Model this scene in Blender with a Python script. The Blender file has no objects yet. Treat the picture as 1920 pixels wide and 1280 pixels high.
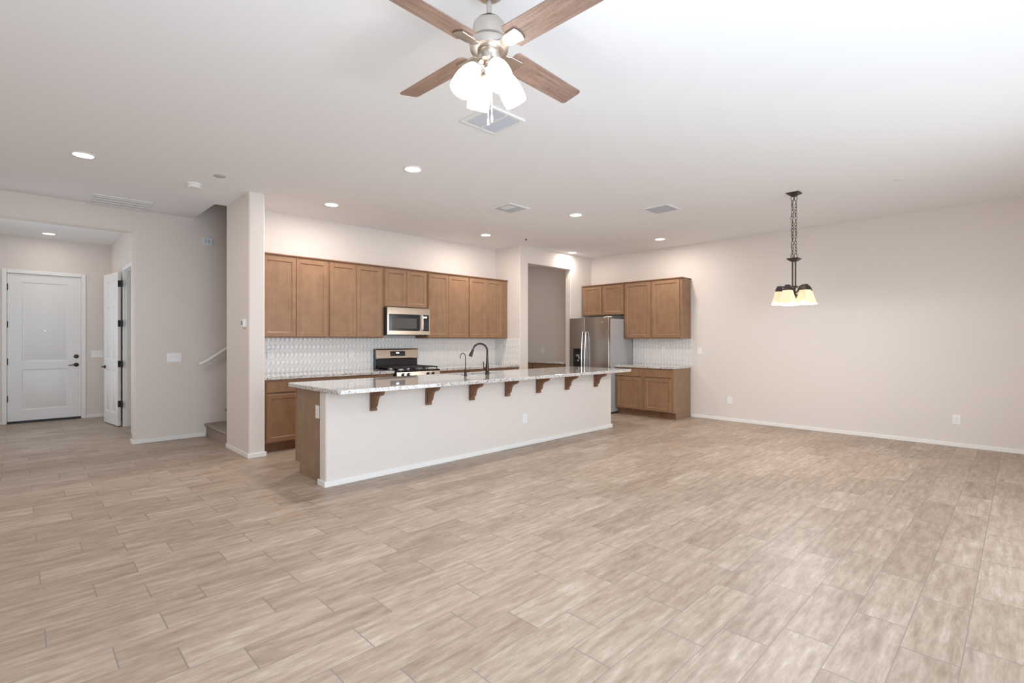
import bpy, bmesh, math, random
from math import radians as R, sin, cos, pi
from mathutils import Vector, Matrix

random.seed(7)
SC = bpy.context.scene
COL = SC.collection

# ------------------------------------------------------------------ camera
cam_d = bpy.data.cameras.new('camera')
cam_d.sensor_width = 36.0
cam_d.lens = 942.0 / 1920.0 * 36.0
cam_d.shift_y = -2.0 / 1920.0
cam_d.clip_start = 0.05
cam = bpy.data.objects.new('camera', cam_d)
COL.objects.link(cam)
cam.location = (0, 0, 1.35)
cam.rotation_euler = (R(90), 0, R(-44.55))
SC.camera = cam

# ------------------------------------------------------------------ world, exposure
W = bpy.data.worlds.new('world')
SC.world = W
W.use_nodes = True
_bg = W.node_tree.nodes['Background']
_bg.inputs[0].default_value = (0.80, 0.88, 1.0, 1)
_bg.inputs[1].default_value = 1.0
SC.view_settings.view_transform = 'Standard'
SC.view_settings.look = 'None'
SC.view_settings.gamma = 1.0
SC.view_settings.use_curve_mapping = False
SC.view_settings.exposure = 0.07
SC.cycles.use_denoising = True
SC.cycles.max_bounces = 14
SC.cycles.diffuse_bounces = 8
SC.cycles.glossy_bounces = 6
SC.cycles.sample_clamp_indirect = 8.0


def area(name, loc, rot, sx, sy, power, color):
    l = bpy.data.lights.new(name, 'AREA')
    l.shape = 'RECTANGLE'
    l.size, l.size_y = sx, sy
    l.energy = power
    l.color = color
    o = bpy.data.objects.new(name, l)
    o.location = loc
    o.rotation_euler = rot
    COL.objects.link(o)
    return o


# daylight through the patio door and the window behind the camera
area('patio_daylight', (4.45, -1.03, 1.22), (R(90), 0, 0), 3.0, 2.3, 41, (0.87, 0.955, 1.0))
area('side_window_daylight', (1.1, -1.03, 1.52), (R(90), 0, 0), 2.9, 1.7, 106, (0.67, 0.84, 1.0))
# added upward fill inside the glass, brightens the ceiling in place of paving bounce
area('patio_upward_fill', (4.45, -0.78, 0.40), (R(138), 0, 0), 3.0, 0.7, 8, (0.93, 0.98, 1.0))
area('side_upward_fill', (1.1, -0.85, 0.95), (R(132), 0, 0), 2.9, 0.5, 26, (0.68, 0.83, 1.0))

area('foyer_daylight', (-0.72, 9.2, 1.55), (0, R(-90), 0), 1.4, 1.6, 16, (0.88, 0.94, 1.0))

# ------------------------------------------------------------------ helpers


def new_mat(name):
    m = bpy.data.materials.new(name)
    m.use_nodes = True
    return m, m.node_tree.nodes, m.node_tree.links, m.node_tree.nodes['Principled BSDF']


def simple(name, col, rough=0.5, metal=0.0, spec=0.5, coat=0.0, aniso=0.0):
    m, n, l, b = new_mat(name)
    b.inputs['Base Color'].default_value = (*col, 1)
    b.inputs['Roughness'].default_value = rough
    b.inputs['Metallic'].default_value = metal
    b.inputs['Specular IOR Level'].default_value = spec
    b.inputs['Coat Weight'].default_value = coat
    b.inputs['Anisotropic'].default_value = aniso
    return m


def emit(name, col, strength, base=(0.9, 0.88, 0.84)):
    m, n, l, b = new_mat(name)
    b.inputs['Base Color'].default_value = (*base, 1)
    b.inputs['Emission Color'].default_value = (*col, 1)
    b.inputs['Emission Strength'].default_value = strength
    b.inputs['Roughness'].default_value = 0.3
    return m


def mth(n, l, op, a, b=None, c=None):
    nd = n.new('ShaderNodeMath')
    nd.operation = op
    for i, v in enumerate((a, b, c)):
        if v is None:
            continue
        if isinstance(v, (int, float)):
            nd.inputs[i].default_value = v
        else:
            l.new(v, nd.inputs[i])
    return nd.outputs[0]


def ramp(n, l, fac, stops):
    r = n.new('ShaderNodeValToRGB')
    e = r.color_ramp.elements
    e[0].position, e[0].color = stops[0][0], (*stops[0][1], 1)
    e[1].position, e[1].color = stops[-1][0], (*stops[-1][1], 1)
    for p, c in stops[1:-1]:
        k = e.new(p)
        k.color = (*c, 1)
    l.new(fac, r.inputs[0])
    return r.outputs[0]


def mix(n, l, fac, a, b, mode='MIX'):
    m = n.new('ShaderNodeMix')
    m.data_type = 'RGBA'
    m.blend_type = mode
    for sock, v in ((m.inputs[0], fac), (m.inputs[6], a), (m.inputs[7], b)):
        if isinstance(v, (int, float)):
            sock.default_value = v
        elif isinstance(v, tuple):
            sock.default_value = (*v, 1)
        else:
            l.new(v, sock)
    return m.outputs[2]


def noise(n, l, vec, scale, detail=3, rough=0.55):
    t = n.new('ShaderNodeTexNoise')
    t.inputs['Scale'].default_value = scale
    t.inputs['Detail'].default_value = detail
    t.inputs['Roughness'].default_value = rough
    l.new(vec, t.inputs['Vector'])
    return t.outputs['Fac']


def paint(name, col, rough=0.75, tex=0.0):
    m, n, l, b = new_mat(name)
    b.inputs['Base Color'].default_value = (*col, 1)
    b.inputs['Roughness'].default_value = rough
    b.inputs['Specular IOR Level'].default_value = 0.25
    if tex:
        g = n.new('ShaderNodeNewGeometry')
        f = noise(n, l, g.outputs['Position'], 60, 2)
        bp = n.new('ShaderNodeBump')
        bp.inputs['Strength'].default_value = tex
        bp.inputs['Distance'].default_value = 0.004
        l.new(f, bp.inputs['Height'])
        l.new(bp.outputs[0], b.inputs['Normal'])
    return m


def wood(name, dark, mid, light, rough=0.38, sx=14.0, sz=1.2, blotch=1.0, scale=None, streak=0.32):
    """maple-like stained timber, grain along local z, blotches; every object gets its own piece of it"""
    m, n, l, b = new_mat(name)
    tc = n.new('ShaderNodeTexCoord')
    oi = n.new('ShaderNodeObjectInfo')
    mp = n.new('ShaderNodeMapping')
    mp.inputs['Scale'].default_value = scale or (sx, sx, sz)
    l.new(tc.outputs['Object'], mp.inputs['Vector'])
    off = n.new('ShaderNodeCombineXYZ')
    l.new(mth(n, l, 'MULTIPLY', oi.outputs['Random'], 37.0), off.inputs[0])
    l.new(mth(n, l, 'MULTIPLY', oi.outputs['Random'], 91.0), off.inputs[2])
    add = n.new('ShaderNodeVectorMath')
    l.new(mp.outputs[0], add.inputs[0])
    l.new(off.outputs[0], add.inputs[1])
    f1 = noise(n, l, add.outputs[0], 1.6, 5, 0.6)
    add2 = n.new('ShaderNodeVectorMath')
    l.new(tc.outputs['Object'], add2.inputs[0])
    l.new(off.outputs[0], add2.inputs[1])
    f2 = noise(n, l, add2.outputs[0], 7.0, 4, 0.55)
    f3 = noise(n, l, add2.outputs[0], 105.0, 3, 0.6)
    s = mth(n, l, 'ADD', mth(n, l, 'MULTIPLY', f1, streak), mth(n, l, 'MULTIPLY', f2, 0.74 - streak))
    s = mth(n, l, 'ADD', s, mth(n, l, 'MULTIPLY', f3, 0.26))
    c = ramp(n, l, s, [(0.30, dark), (0.50, mid), (0.72, light)])
    l.new(c, b.inputs['Base Color'])
    b.inputs['Roughness'].default_value = rough
    b.inputs['Specular IOR Level'].default_value = 0.4
    return m


def granite(name):
    m, n, l, b = new_mat(name)
    g = n.new('ShaderNodeNewGeometry')
    P = g.outputs['Position']
    a = noise(n, l, P, 58, 4, 0.65)
    base = ramp(n, l, a, [(0.36, (0.36, 0.34, 0.33)), (0.47, (0.66, 0.63, 0.61)), (0.58, (0.84, 0.82, 0.80))])
    v = n.new('ShaderNodeTexVoronoi')
    v.inputs['Scale'].default_value = 165
    v.inputs['Randomness'].default_value = 1.0
    l.new(P, v.inputs['Vector'])
    sep = n.new('ShaderNodeSeparateColor')
    l.new(v.outputs['Color'], sep.inputs[0])
    dk = ramp(n, l, sep.outputs[0], [(0.15, (1, 1, 1)), (0.19, (0, 0, 0))])
    c2 = noise(n, l, P, 16, 2, 0.5)
    dm = mth(n, l, 'MULTIPLY', dk, ramp(n, l, c2, [(0.36, (0.25, 0.25, 0.25)), (0.60, (1, 1, 1))]))
    c = mix(n, l, dm, base, (0.035, 0.033, 0.035))
    br = ramp(n, l, sep.outputs[1], [(0.84, (0, 0, 0)), (0.86, (1, 1, 1))])
    c = mix(n, l, mth(n, l, 'MULTIPLY', br, 0.55), c, (0.30, 0.26, 0.23))
    l.new(c, b.inputs['Base Color'])
    b.inputs['Roughness'].default_value = 0.045
    b.inputs['Coat Weight'].default_value = 0.6
    b.inputs['Coat Roughness'].default_value = 0.02
    b.inputs['Specular IOR Level'].default_value = 0.8
    return m


def floor_tile(name):
    m, n, l, b = new_mat(name)
    g = n.new('ShaderNodeNewGeometry')
    sp = n.new('ShaderNodeSeparateXYZ')
    l.new(g.outputs['Position'], sp.inputs[0])
    x, y = sp.outputs[0], sp.outputs[1]
    P_, L_ = 0.2022, 0.619
    ry = mth(n, l, 'DIVIDE', mth(n, l, 'SUBTRACT', 4.02, y), P_)
    row = mth(n, l, 'FLOOR', ry)
    fy = mth(n, l, 'SUBTRACT', ry, row)
    md = mth(n, l, 'FLOORED_MODULO', row, 4.0)
    e0 = mth(n, l, 'COMPARE', md, 0.0, 0.1)
    e2 = mth(n, l, 'COMPARE', md, 2.0, 0.1)
    off = mth(n, l, 'SUBTRACT', 0.503, mth(n, l, 'ADD', mth(n, l, 'MULTIPLY', e0, 0.412), mth(n, l, 'MULTIPLY', e2, 0.205)))
    rx = mth(n, l, 'DIVIDE', mth(n, l, 'SUBTRACT', x, off), L_)
    colm = mth(n, l, 'FLOOR', rx)
    fx = mth(n, l, 'SUBTRACT', rx, colm)
    gx = mth(n, l, 'LESS_THAN', mth(n, l, 'ABSOLUTE', mth(n, l, 'SUBTRACT', fx, 0.5)), 0.5 - 0.0026 / L_)
    gy = mth(n, l, 'LESS_THAN', mth(n, l, 'ABSOLUTE', mth(n, l, 'SUBTRACT', fy, 0.5)), 0.5 - 0.0016 / P_)
    tile = mth(n, l, 'MULTIPLY', gx, gy)
    cb = n.new('ShaderNodeCombineXYZ')
    l.new(row, cb.inputs[0])
    l.new(colm, cb.inputs[1])
    wn = n.new('ShaderNodeTexWhiteNoise')
    wn.noise_dimensions = '3D'
    l.new(cb.outputs[0], wn.inputs['Vector'])
    rnd = wn.outputs['Value']
    v = n.new('ShaderNodeCombineXYZ')
    l.new(mth(n, l, 'ADD', mth(n, l, 'MULTIPLY', x, 2.6), mth(n, l, 'MULTIPLY', rnd, 71.0)), v.inputs[0])
    l.new(mth(n, l, 'MULTIPLY', y, 30.0), v.inputs[1])
    l.new(mth(n, l, 'MULTIPLY', rnd, 53.0), v.inputs[2])
    f1 = noise(n, l, v.outputs[0], 1.0, 6, 0.62)
    v2 = n.new('ShaderNodeCombineXYZ')
    l.new(mth(n, l, 'ADD', mth(n, l, 'MULTIPLY', x, 4.2), mth(n, l, 'MULTIPLY', rnd, 31.0)), v2.inputs[0])
    l.new(mth(n, l, 'MULTIPLY', y, 17.0), v2.inputs[1])
    l.new(mth(n, l, 'MULTIPLY', rnd, 19.0), v2.inputs[2])
    f2 = noise(n, l, v2.outputs[0], 1.3, 6, 0.64)
    v3 = n.new('ShaderNodeCombineXYZ')
    l.new(mth(n, l, 'ADD', mth(n, l, 'MULTIPLY', x, 16.0), mth(n, l, 'MULTIPLY', rnd, 47.0)), v3.inputs[0])
    l.new(mth(n, l, 'MULTIPLY', y, 120.0), v3.inputs[1])
    f3 = noise(n, l, v3.outputs[0], 1.0, 5, 0.7)
    s = mth(n, l, 'ADD', mth(n, l, 'MULTIPLY', f1, 0.36), mth(n, l, 'MULTIPLY', f2, 0.44))
    s = mth(n, l, 'ADD', s, mth(n, l, 'MULTIPLY', f3, 0.20))
    s = mth(n, l, 'ADD', s, mth(n, l, 'MULTIPLY', mth(n, l, 'SUBTRACT', rnd, 0.5), 0.10))
    c = ramp(n, l, s, [(0.32, (0.240, 0.175, 0.127)), (0.45, (0.350, 0.268, 0.205)), (0.55, (0.440, 0.350, 0.277)), (0.68, (0.600, 0.522, 0.448))])
    c = mix(n, l, tile, (0.235, 0.195, 0.168), c)
    l.new(c, b.inputs['Base Color'])
    l.new(mth(n, l, 'ADD', 0.36, mth(n, l, 'MULTIPLY', f1, 0.16)), b.inputs['Roughness'])
    b.inputs['Specular IOR Level'].default_value = 0.45
    bp = n.new('ShaderNodeBump')
    bp.inputs['Strength'].default_value = 0.35
    bp.inputs['Distance'].default_value = 0.002
    l.new(mth(n, l, 'ADD', tile, mth(n, l, 'MULTIPLY', f1, 0.35)), bp.inputs['Height'])
    l.new(bp.outputs[0], b.inputs['Normal'])
    return m


def carpet_mat(name):
    m, n, l, b = new_mat(name)
    g = n.new('ShaderNodeNewGeometry')
    f = noise(n, l, g.outputs['Position'], 170, 3, 0.7)
    l.new(ramp(n, l, f, [(0.3, (0.22, 0.17, 0.14)), (0.7, (0.52, 0.44, 0.38))]), b.inputs['Base Color'])
    b.inputs['Roughness'].default_value = 1.0
    b.inputs['Specular IOR Level'].default_value = 0.05
    bp = n.new('ShaderNodeBump')
    bp.inputs['Strength'].default_value = 0.8
    bp.inputs['Distance'].default_value = 0.006
    l.new(f, bp.inputs['Height'])
    l.new(bp.outputs[0], b.inputs['Normal'])
    return m


M = dict(
    wall=paint('greige_wall_paint', (0.740, 0.682, 0.636), 0.8, 0.10),
    ceil=paint('white_ceiling_paint', (0.85, 0.855, 0.87), 0.9, 0.06),
    trim=paint('white_trim_enamel', (0.84, 0.83, 0.81), 0.35),
    door=paint('white_door_enamel', (0.80, 0.80, 0.79), 0.4),
    plate=simple('white_plastic', (0.85, 0.85, 0.84), 0.3),
    slot=simple('grey_slot', (0.25, 0.25, 0.26), 0.6),
    floor=floor_tile('wood_look_plank_tile'),
    carpet=carpet_mat('taupe_carpet'),
    wood=wood('stained_maple', (0.205, 0.108, 0.058), (0.285, 0.162, 0.090), (0.350, 0.212, 0.125)),
    panel=wood('stained_maple_panel', (0.235, 0.142, 0.085), (0.300, 0.190, 0.118), (0.350, 0.230, 0.150), 0.45, 10, 0.8, 0.6),
    woodd=wood('stained_maple_toe', (0.16, 0.075, 0.040), (0.22, 0.110, 0.062), (0.28, 0.145, 0.085)),
    corbel=wood('stained_corbel', (0.135, 0.060, 0.030), (0.205, 0.098, 0.053), (0.27, 0.140, 0.080)),
    blade=wood('washed_oak_blade', (0.13, 0.078, 0.060), (0.25, 0.165, 0.132), (0.36, 0.262, 0.220), 0.45, 1.0, 1.0, 1.0, (3.0, 42.0, 42.0), 0.62),
    granite=granite('speckled_granite'),
    tile=simple('white_glazed_tile', (0.80, 0.78, 0.755), 0.13, 0, 0.5),
    steel=simple('brushed_stainless', (0.56, 0.475, 0.39), 0.24, 1.0, 0.5, 0, 0.5),
    fsteel=simple('brushed_stainless_fridge', (0.50, 0.475, 0.45), 0.23, 1.0, 0.5, 0, 0.6),
    chrome=simple('polished_handle_metal', (0.74, 0.74, 0.75), 0.22, 1.0),
    nickel=simple('brushed_nickel', (0.64, 0.59, 0.54), 0.28, 1.0, 0.5, 0, 0.4),
    black=simple('black_enamel', (0.012, 0.012, 0.014), 0.18),
    matblack=simple('matt_black', (0.02, 0.02, 0.022), 0.5),
    iron=simple('cast_iron', (0.018, 0.018, 0.019), 0.55),
    glassblk=simple('dark_oven_glass', (0.10, 0.095, 0.09), 0.06),
    fgrey=simple('grey_painted_steel', (0.38, 0.375, 0.385), 0.45),
    bronze=simple('oil_rubbed_bronze', (0.060, 0.040, 0.035), 0.30, 0.85),
    pbronze=simple('dark_pewter_bronze', (0.085, 0.070, 0.068), 0.42, 0.7),
    ventw=paint('white_vent_enamel', (0.80, 0.80, 0.80), 0.4),
    ventd=simple('vent_shadow_metal', (0.22, 0.22, 0.24), 0.6),
    filter=simple('pale_filter_mesh', (0.66, 0.66, 0.69), 0.7),
    grille=simple('vent_grille_metal', (0.50, 0.50, 0.53), 0.5),
    dark=simple('painted_cavity_shade', (0.03, 0.03, 0.03), 0.9),
    lens=emit('lit_downlight_lens', (1.0, 0.95, 0.86), 5.0),
    fshade=emit('lit_opal_glass', (1.0, 0.94, 0.84), 4.5),
    cshade=emit('lit_amber_glass', (1.0, 0.74, 0.44), 0.42, (0.82, 0.68, 0.48)),
    bulb=emit('lit_bulb', (1.0, 0.90, 0.72), 9.0),
    digits=emit('lit_digits', (0.85, 0.95, 1.0), 2.2),
    sink=simple('dark_composite_sink', (0.10, 0.095, 0.09), 0.35),
)


def box(bm, x0, x1, y0, y1, z0, z1):
    v = [bm.verts.new(p) for p in ((x0, y0, z0), (x1, y0, z0), (x1, y1, z0), (x0, y1, z0), (x0, y0, z1), (x1, y0, z1), (x1, y1, z1), (x0, y1, z1))]
    for f in ((3, 2, 1, 0), (4, 5, 6, 7), (0, 1, 5, 4), (1, 2, 6, 5), (2, 3, 7, 6), (3, 0, 4, 7)):
        bm.faces.new([v[i] for i in f])
    return bm


def B(*dims):
    bm = bmesh.new()
    for d in (dims if isinstance(dims[0], (tuple, list)) else (dims,)):
        box(bm, *d)
    return bm


def ring(c, d, r, n, ph=0.0, up=None):
    d = Vector(d).normalized()
    u = Vector(up) if up else (Vector((0, 0, 1)) if abs(d.z) < 0.9 else Vector((1, 0, 0)))
    a = d.cross(u).normalized()
    b = d.cross(a).normalized()
    return [Vector(c) + a * r * cos(2 * pi * i / n + ph) + b * r * sin(2 * pi * i / n + ph) for i in range(n)]


def loft(bm, rings, cap=True, close=False):
    vs = [[bm.verts.new(p) for p in r] for r in rings]
    n = len(vs[0])
    pairs = list(zip(vs, vs[1:]))
    if close:
        pairs.append((vs[-1], vs[0]))
    for a, b in pairs:
        for i in range(n):
            bm.faces.new((a[i], a[(i + 1) % n], b[(i + 1) % n], b[i]))
    if cap and not close:
        bm.faces.new(list(reversed(vs[0])))
        bm.faces.new(vs[-1])
    return bm


def tube(bm, pts, rad, n=10, cap=True, up=None):
    pts = [Vector(p) for p in pts]
    rs = []
    for i, p in enumerate(pts):
        a = pts[max(i - 1, 0)]
        b = pts[min(i + 1, len(pts) - 1)]
        r = rad[i] if isinstance(rad, (list, tuple)) else rad
        rs.append(ring(p, b - a, r, n, 0, up))
    return loft(bm, rs, cap)


def lathe(bm, prof, n=24, c=(0, 0, 0), axis=(0, 0, 1), cap=True):
    ax = Vector(axis).normalized()
    return loft(bm, [ring(Vector(c) + ax * z, ax, max(r, 1e-4), n) for r, z in prof], cap)


def prism(bm, pts, plane, a0, a1):
    """pts 2d polygon; plane 'xz' extrudes along y, 'yz' along x, 'xy' along z"""
    def P(p, t):
        return {'xz': (p[0], t, p[1]), 'yz': (t, p[0], p[1]), 'xy': (p[0], p[1], t)}[plane]
    a = [bm.verts.new(P(p, a0)) for p in pts]
    b = [bm.verts.new(P(p, a1)) for p in pts]
    n = len(pts)
    for i in range(n):
        bm.faces.new((a[i], a[(i + 1) % n], b[(i + 1) % n], b[i]))
    bm.faces.new(list(reversed(a)))
    bm.faces.new(b)
    return bm


def obj(name, bm, mat, parent=None, smooth=None, bevel=0.0, seg=2, label=None, loc=None):
    bmesh.ops.recalc_face_normals(bm, faces=bm.faces)
    me = bpy.data.meshes.new(name)
    bm.to_mesh(me)
    bm.free()
    for m in (mat if isinstance(mat, (list, tuple)) else (mat,)):
        me.materials.append(m)
    o = bpy.data.objects.new(name, me)
    COL.objects.link(o)
    if parent is not None:
        o.parent = parent
    if loc:
        o.location = loc
    if bevel:
        b = o.modifiers.new('bevel', 'BEVEL')
        b.width = bevel
        b.segments = seg
        b.limit_method = 'ANGLE'
        b.angle_limit = R(35)
    if smooth:
        for p in me.polygons:
            p.use_smooth = True
        me.set_sharp_from_angle(angle=R(smooth))
    if label:
        o['label'] = label
    return o


def thing(name, label, cat, loc=(0, 0, 0), rz=0.0, group=None):
    o = bpy.data.objects.new(name, None)
    o.empty_display_size = 0.1
    COL.objects.link(o)
    o.location = loc
    o.rotation_euler = (0, 0, R(rz))
    return tag(o, label, cat, group)


def tag(o, label, cat, group=None, kind=None):
    o['label'] = label
    o['category'] = cat
    if group:
        o['group'] = group
    if kind:
        o['kind'] = kind
    return o


def struct(name, bm, mat, label, cat, bevel=0.0, seg=4, smooth=None):
    o = obj(name, bm, mat, None, smooth, bevel, seg)
    return tag(o, label, cat, None, 'structure')


def kids(o):
    return [c for c in bpy.data.objects if c.parent == o]


def dup(root, loc, rz=None, label=None):
    r = root.copy()
    COL.objects.link(r)
    r.location = loc
    if rz is not None:
        r.rotation_euler = (0, 0, R(rz))
    if label:
        r['label'] = label
    for ch in kids(root):
        c = ch.copy()
        COL.objects.link(c)
        c.parent = r
        for g in kids(ch):
            d = g.copy()
            COL.objects.link(d)
            d.parent = c
    return r


H = 3.05
T = 0.13
XR = 8.50       # right wall
YB = 6.94       # kitchen back wall
YP = 6.287      # pantry wall face
YH = 8.10       # wall with the hall opening
XL = -0.75      # left wall
YN = -1.10      # wall behind the camera
XS = 1.19       # foyer right wall
YF = 11.45      # front door wall

# ------------------------------------------------------------------ room shell
struct('floor', B((XL - T, XR + T, YN - T, 12.2, -0.15, 0.0)), M['floor'], 'wood-look plank tile floor running through the whole room', 'floor')

cx0, cy0 = 1.755, 7.07
struct('ceiling', B((XL - T, XR + T, YN - T, cy0, H, H + 0.12), (XL - T, cx0, cy0, YF + T, H, H + 0.12), (6.39, XR + T, cy0, 9.0, H, H + 0.12)),
       M['ceil'], 'flat white ceiling above the living room and kitchen', 'ceiling')
struct('wall_right', B(XR, XR + T, YN - T, 9.0, -0.05, H + 0.05), M['wall'], 'long bare greige wall at the right with the chandelier before it', 'wall')
struct('wall_left', B((XL - T, XL, YN - T, 8.3, -0.05, H + 0.05), (XL - T, XL, 8.3, 10.1, -0.05, 0.8), (XL - T, XL, 8.3, 10.1, 2.3, H + 0.05), (XL - T, XL, 10.1, YF + T, -0.05, H + 0.05)), M['wall'], 'greige wall on the left side out of view', 'wall')
# rear wall with the patio door and window openings
struct('wall_rear', B((XL - T, -0.4, YN - T, YN, -0.05, H), (-0.4, 2.6, YN - T, YN, -0.05, 0.65), (-0.4, 2.6, YN - T, YN, 2.40, H), (2.6, 2.9, YN - T, YN, -0.05, H),
                      (2.9, 6.0, YN - T, YN, 2.40, H), (6.0, XR + T, YN - T, YN, -0.05, H)), M['wall'], 'greige wall behind the camera', 'wall')
struct('wall_kitchen', B(2.05, 6.42, YB, cy0 - 0.002, -0.05, H + 0.05), M['wall'], 'greige kitchen wall above the long row of wall cabinets', 'wall')
struct('wall_return', B(1.885, 2.06, 6.20, cy0 - 0.003, -0.05, H + 0.03), M['wall'], 'full-height greige wall end between staircase and kitchen', 'wall', 0.018)
# pantry wall with its doorway
bm = bmesh.new()
prism(bm, [(6.39, -0.05), (6.60, -0.05), (6.60, 2.75), (7.815, 2.75), (7.815, -0.05), (XR + 0.03, -0.05), (XR + 0.03, H + 0.03), (6.39, H + 0.03)], 'xz', YP, YP + T)
struct('wall_pantry', bm, M['wall'], 'greige wall with the tall open pantry doorway beside the fridge', 'wall', 0.012)
struct('wall_alcove', B(6.3915, 6.39 + T, YP + T - 0.02, 9.0, -0.05, H + 0.02), M['wall'], 'short greige side wall ending the long wall cabinets', 'wall')
struct('wall_pantry_back', B(6.4, XR + T, 8.9, 9.0, -0.05, H), M['wall'], 'far wall inside the pantry', 'wall')
# wall with the hall opening, runs on behind the stairs
bm = bmesh.new()
prism(bm, [(XL - 0.05, 2.755), (1.075, 2.755), (1.075, -0.05), (6.45, -0.05), (6.45, 5.6), (1.6, 5.6), (1.6, H + 0.06), (XL - 0.05, H + 0.06)], 'xz', YH, YH + 0.16)
struct('wall_hall', bm, M['wall'], 'greige wall with the wide hall opening and the handrail', 'wall', 0.026)
# stairwell above the ceiling
struct('wall_stairwell', B((1.6, 6.45, cy0 - 0.13, cy0, H + 0.121, 5.6), (1.6, cx0, cy0, YH, H + 0.121, 5.6), (6.391, 6.45, cy0, YH, H + 0.121, 5.6), (1.6, 6.45, cy0 - 0.13, YH + 0.16, 5.6, 5.7)),
       M['wall'], 'dark stairwell walls rising above the ceiling opening', 'wall')
# foyer
struct('wall_foyer', B((XL - T, -0.125, YF, YF + T, -0.05, H), (0.79, XS + T, YF, YF + T, -0.05, H), (-0.125, 0.79, YF, YF + T, 2.445, H)), M['wall'], 'greige foyer wall around the white front door', 'wall')
struct('wall_foyer_side', B((XS, XS + T, YH + 0.1, 9.06, -0.05, H), (XS, XS + T, 9.86, YF + T, -0.05, H), (XS, XS + T, 9.06, 9.86, 2.45, H)), M['wall'], 'foyer side wall with the open six-panel door', 'wall')
struct('wall_closet', B((2.2, 2.3, YH + 0.1, 10.6, -0.05, H), (XS + T, 2.3, 10.5, 10.6, -0.05, H), (XS + T, 2.3, YH + 0.16, 10.6, 2.6, 2.7)), M['wall'], 'wall inside the closet behind the open door', 'wall')

# island knee wall
bm = bmesh.new()
prism(bm, [(2.016, 4.485), (6.588, 4.485), (6.588, 4.625), (2.016, 4.625)], 'xy', -0.04, 0.8765)
struct('wall_island', bm, M['wall'], 'greige half wall under the island counter, rounded corner', 'wall', 0.02)

# baseboards
bb, bt = 0.054, 0.014


def base(name, dims, label, bev=0.005):
    struct(name, B(*dims), M['trim'], label, 'baseboard', bev, 2)


base('baseboard_right', [(XR - bt, XR, YN, 4.118, 0, bb)], 'white baseboard along the long right wall')
base('baseboard_island', [(2.0, 6.603, 4.470, 4.4849, 0, bb), (2.0, 2.0155, 4.484, 4.632, 0, bb), (6.5885, 6.603, 4.484, 4.632, 0, bb)], 'white baseboard wrapped round the island half wall')
base('baseboard_return', [(1.870, 2.074, 6.186, 6.1999, 0, bb), (1.870, 1.8849, 6.199, 7.05, 0, bb), (2.0605, 2.074, 6.199, 6.32, 0, bb)], 'white baseboard around the wall end beside the stairs')
base('baseboard_hall', [(1.061, 1.90, YH - bt, YH, 0, bb), (1.061, 1.0749, YH - 0.001, YH + 0.16, 0, bb)], 'white baseboard under the hall wall from opening to stairs')
base('baseboard_foyer', [(0.853, XS, YF - bt, YF, 0, bb), (XL, -0.185, YF - bt, YF, 0, bb), (XS - bt, XS, 9.93, YF - 0.015, 0, bb)], 'white baseboard beside the front door')
base('baseboard_left', [(XL, XL + bt, YN, YF - 0.02, 0, bb)], 'white baseboard along the left wall')
base('baseboard_rear', [(XL + 0.02, 2.83, YN, YN + bt, 0, bb), (6.07, XR - 0.02, YN, YN + bt, 0, bb)], 'white baseboard behind the camera')
base('baseboard_pantry', [(7.82, XR, YP - bt, YP, 0, bb), (6.40, 6.598, YP - bt, YP, 0, bb)], 'white baseboard beside the pantry doorway')

# patio door and window behind the camera
glass = simple('window_glass', (1, 1, 1), 0.0)
_gb = glass.node_tree.nodes['Principled BSDF']
_gb.inputs['Transmission Weight'].default_value = 1.0
_gb.inputs['IOR'].default_value = 1.02


def glazed(name, x0, x1, z0, z1, label, cat, mull):
    o = struct(name, B((x0, x0 + 0.06, YN - 0.11, YN - 0.03, z0, z1), (x1 - 0.06, x1, YN - 0.11, YN - 0.03, z0, z1), (x0 + 0.06, x1 - 0.06, YN - 0.11, YN - 0.03, z0, z0 + 0.06), (x0 + 0.06, x1 - 0.06, YN - 0.11, YN - 0.03, z1 - 0.06, z1),
                        *[(m - 0.03, m + 0.03, YN - 0.11, YN - 0.03, z0 + 0.06, z1 - 0.06) for m in mull]), M['trim'], label, cat, 0.004, 2)
    obj('glass_pane', B(x0 + 0.062, x1 - 0.062, YN - 0.073, YN - 0.067, z0 + 0.062, z1 - 0.062), glass, o)


glazed('window_1', -0.4, 2.6, 0.65, 2.40, 'white framed window behind the camera', 'window', (0.6, 1.6))
glazed('window_2', 2.9, 6.0, 0.0, 2.40, 'wide glazed patio door behind the camera', 'window', (3.93, 4.97))

wn = struct('window_3', B((XL - 0.11, XL - 0.03, 8.3, 8.36, 0.8, 2.3), (XL - 0.11, XL - 0.03, 10.04, 10.1, 0.8, 2.3), (XL - 0.11, XL - 0.03, 8.36, 10.04, 0.8, 0.86), (XL - 0.11, XL - 0.03, 8.36, 10.04, 2.24, 2.3)), M['trim'], 'white framed side window in the foyer, out of view', 'window', 0.004, 2)
obj('glass_pane', B(XL - 0.073, XL - 0.067, 8.362, 10.038, 0.862, 2.238), glass, wn)

# ------------------------------------------------------------------ stairs
bm = bmesh.new()
for i in range(8):
    x0 = 1.905 + i * 0.262
    z1 = 0.183 * (i + 1)
    prism(bm, [(x0, z1 - 0.183 if i else 0.0), (x0, z1 - 0.045), (x0 - 0.022, z1 - 0.034), (x0 - 0.030, z1 - 0.018), (x0 - 0.022, z1 - 0.004), (x0, z1),
               (x0 + 0.275, z1), (x0 + 0.275, 0.0), (x0 + 0.001, 0.0)], 'xz', cy0 + 0.004, YH - 0.004)
tag(obj('staircase', bm, M['carpet'], None, 40), 'carpeted stairs with rounded bottom step between hall wall and wall end', 'stairs', None, 'structure')

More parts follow.
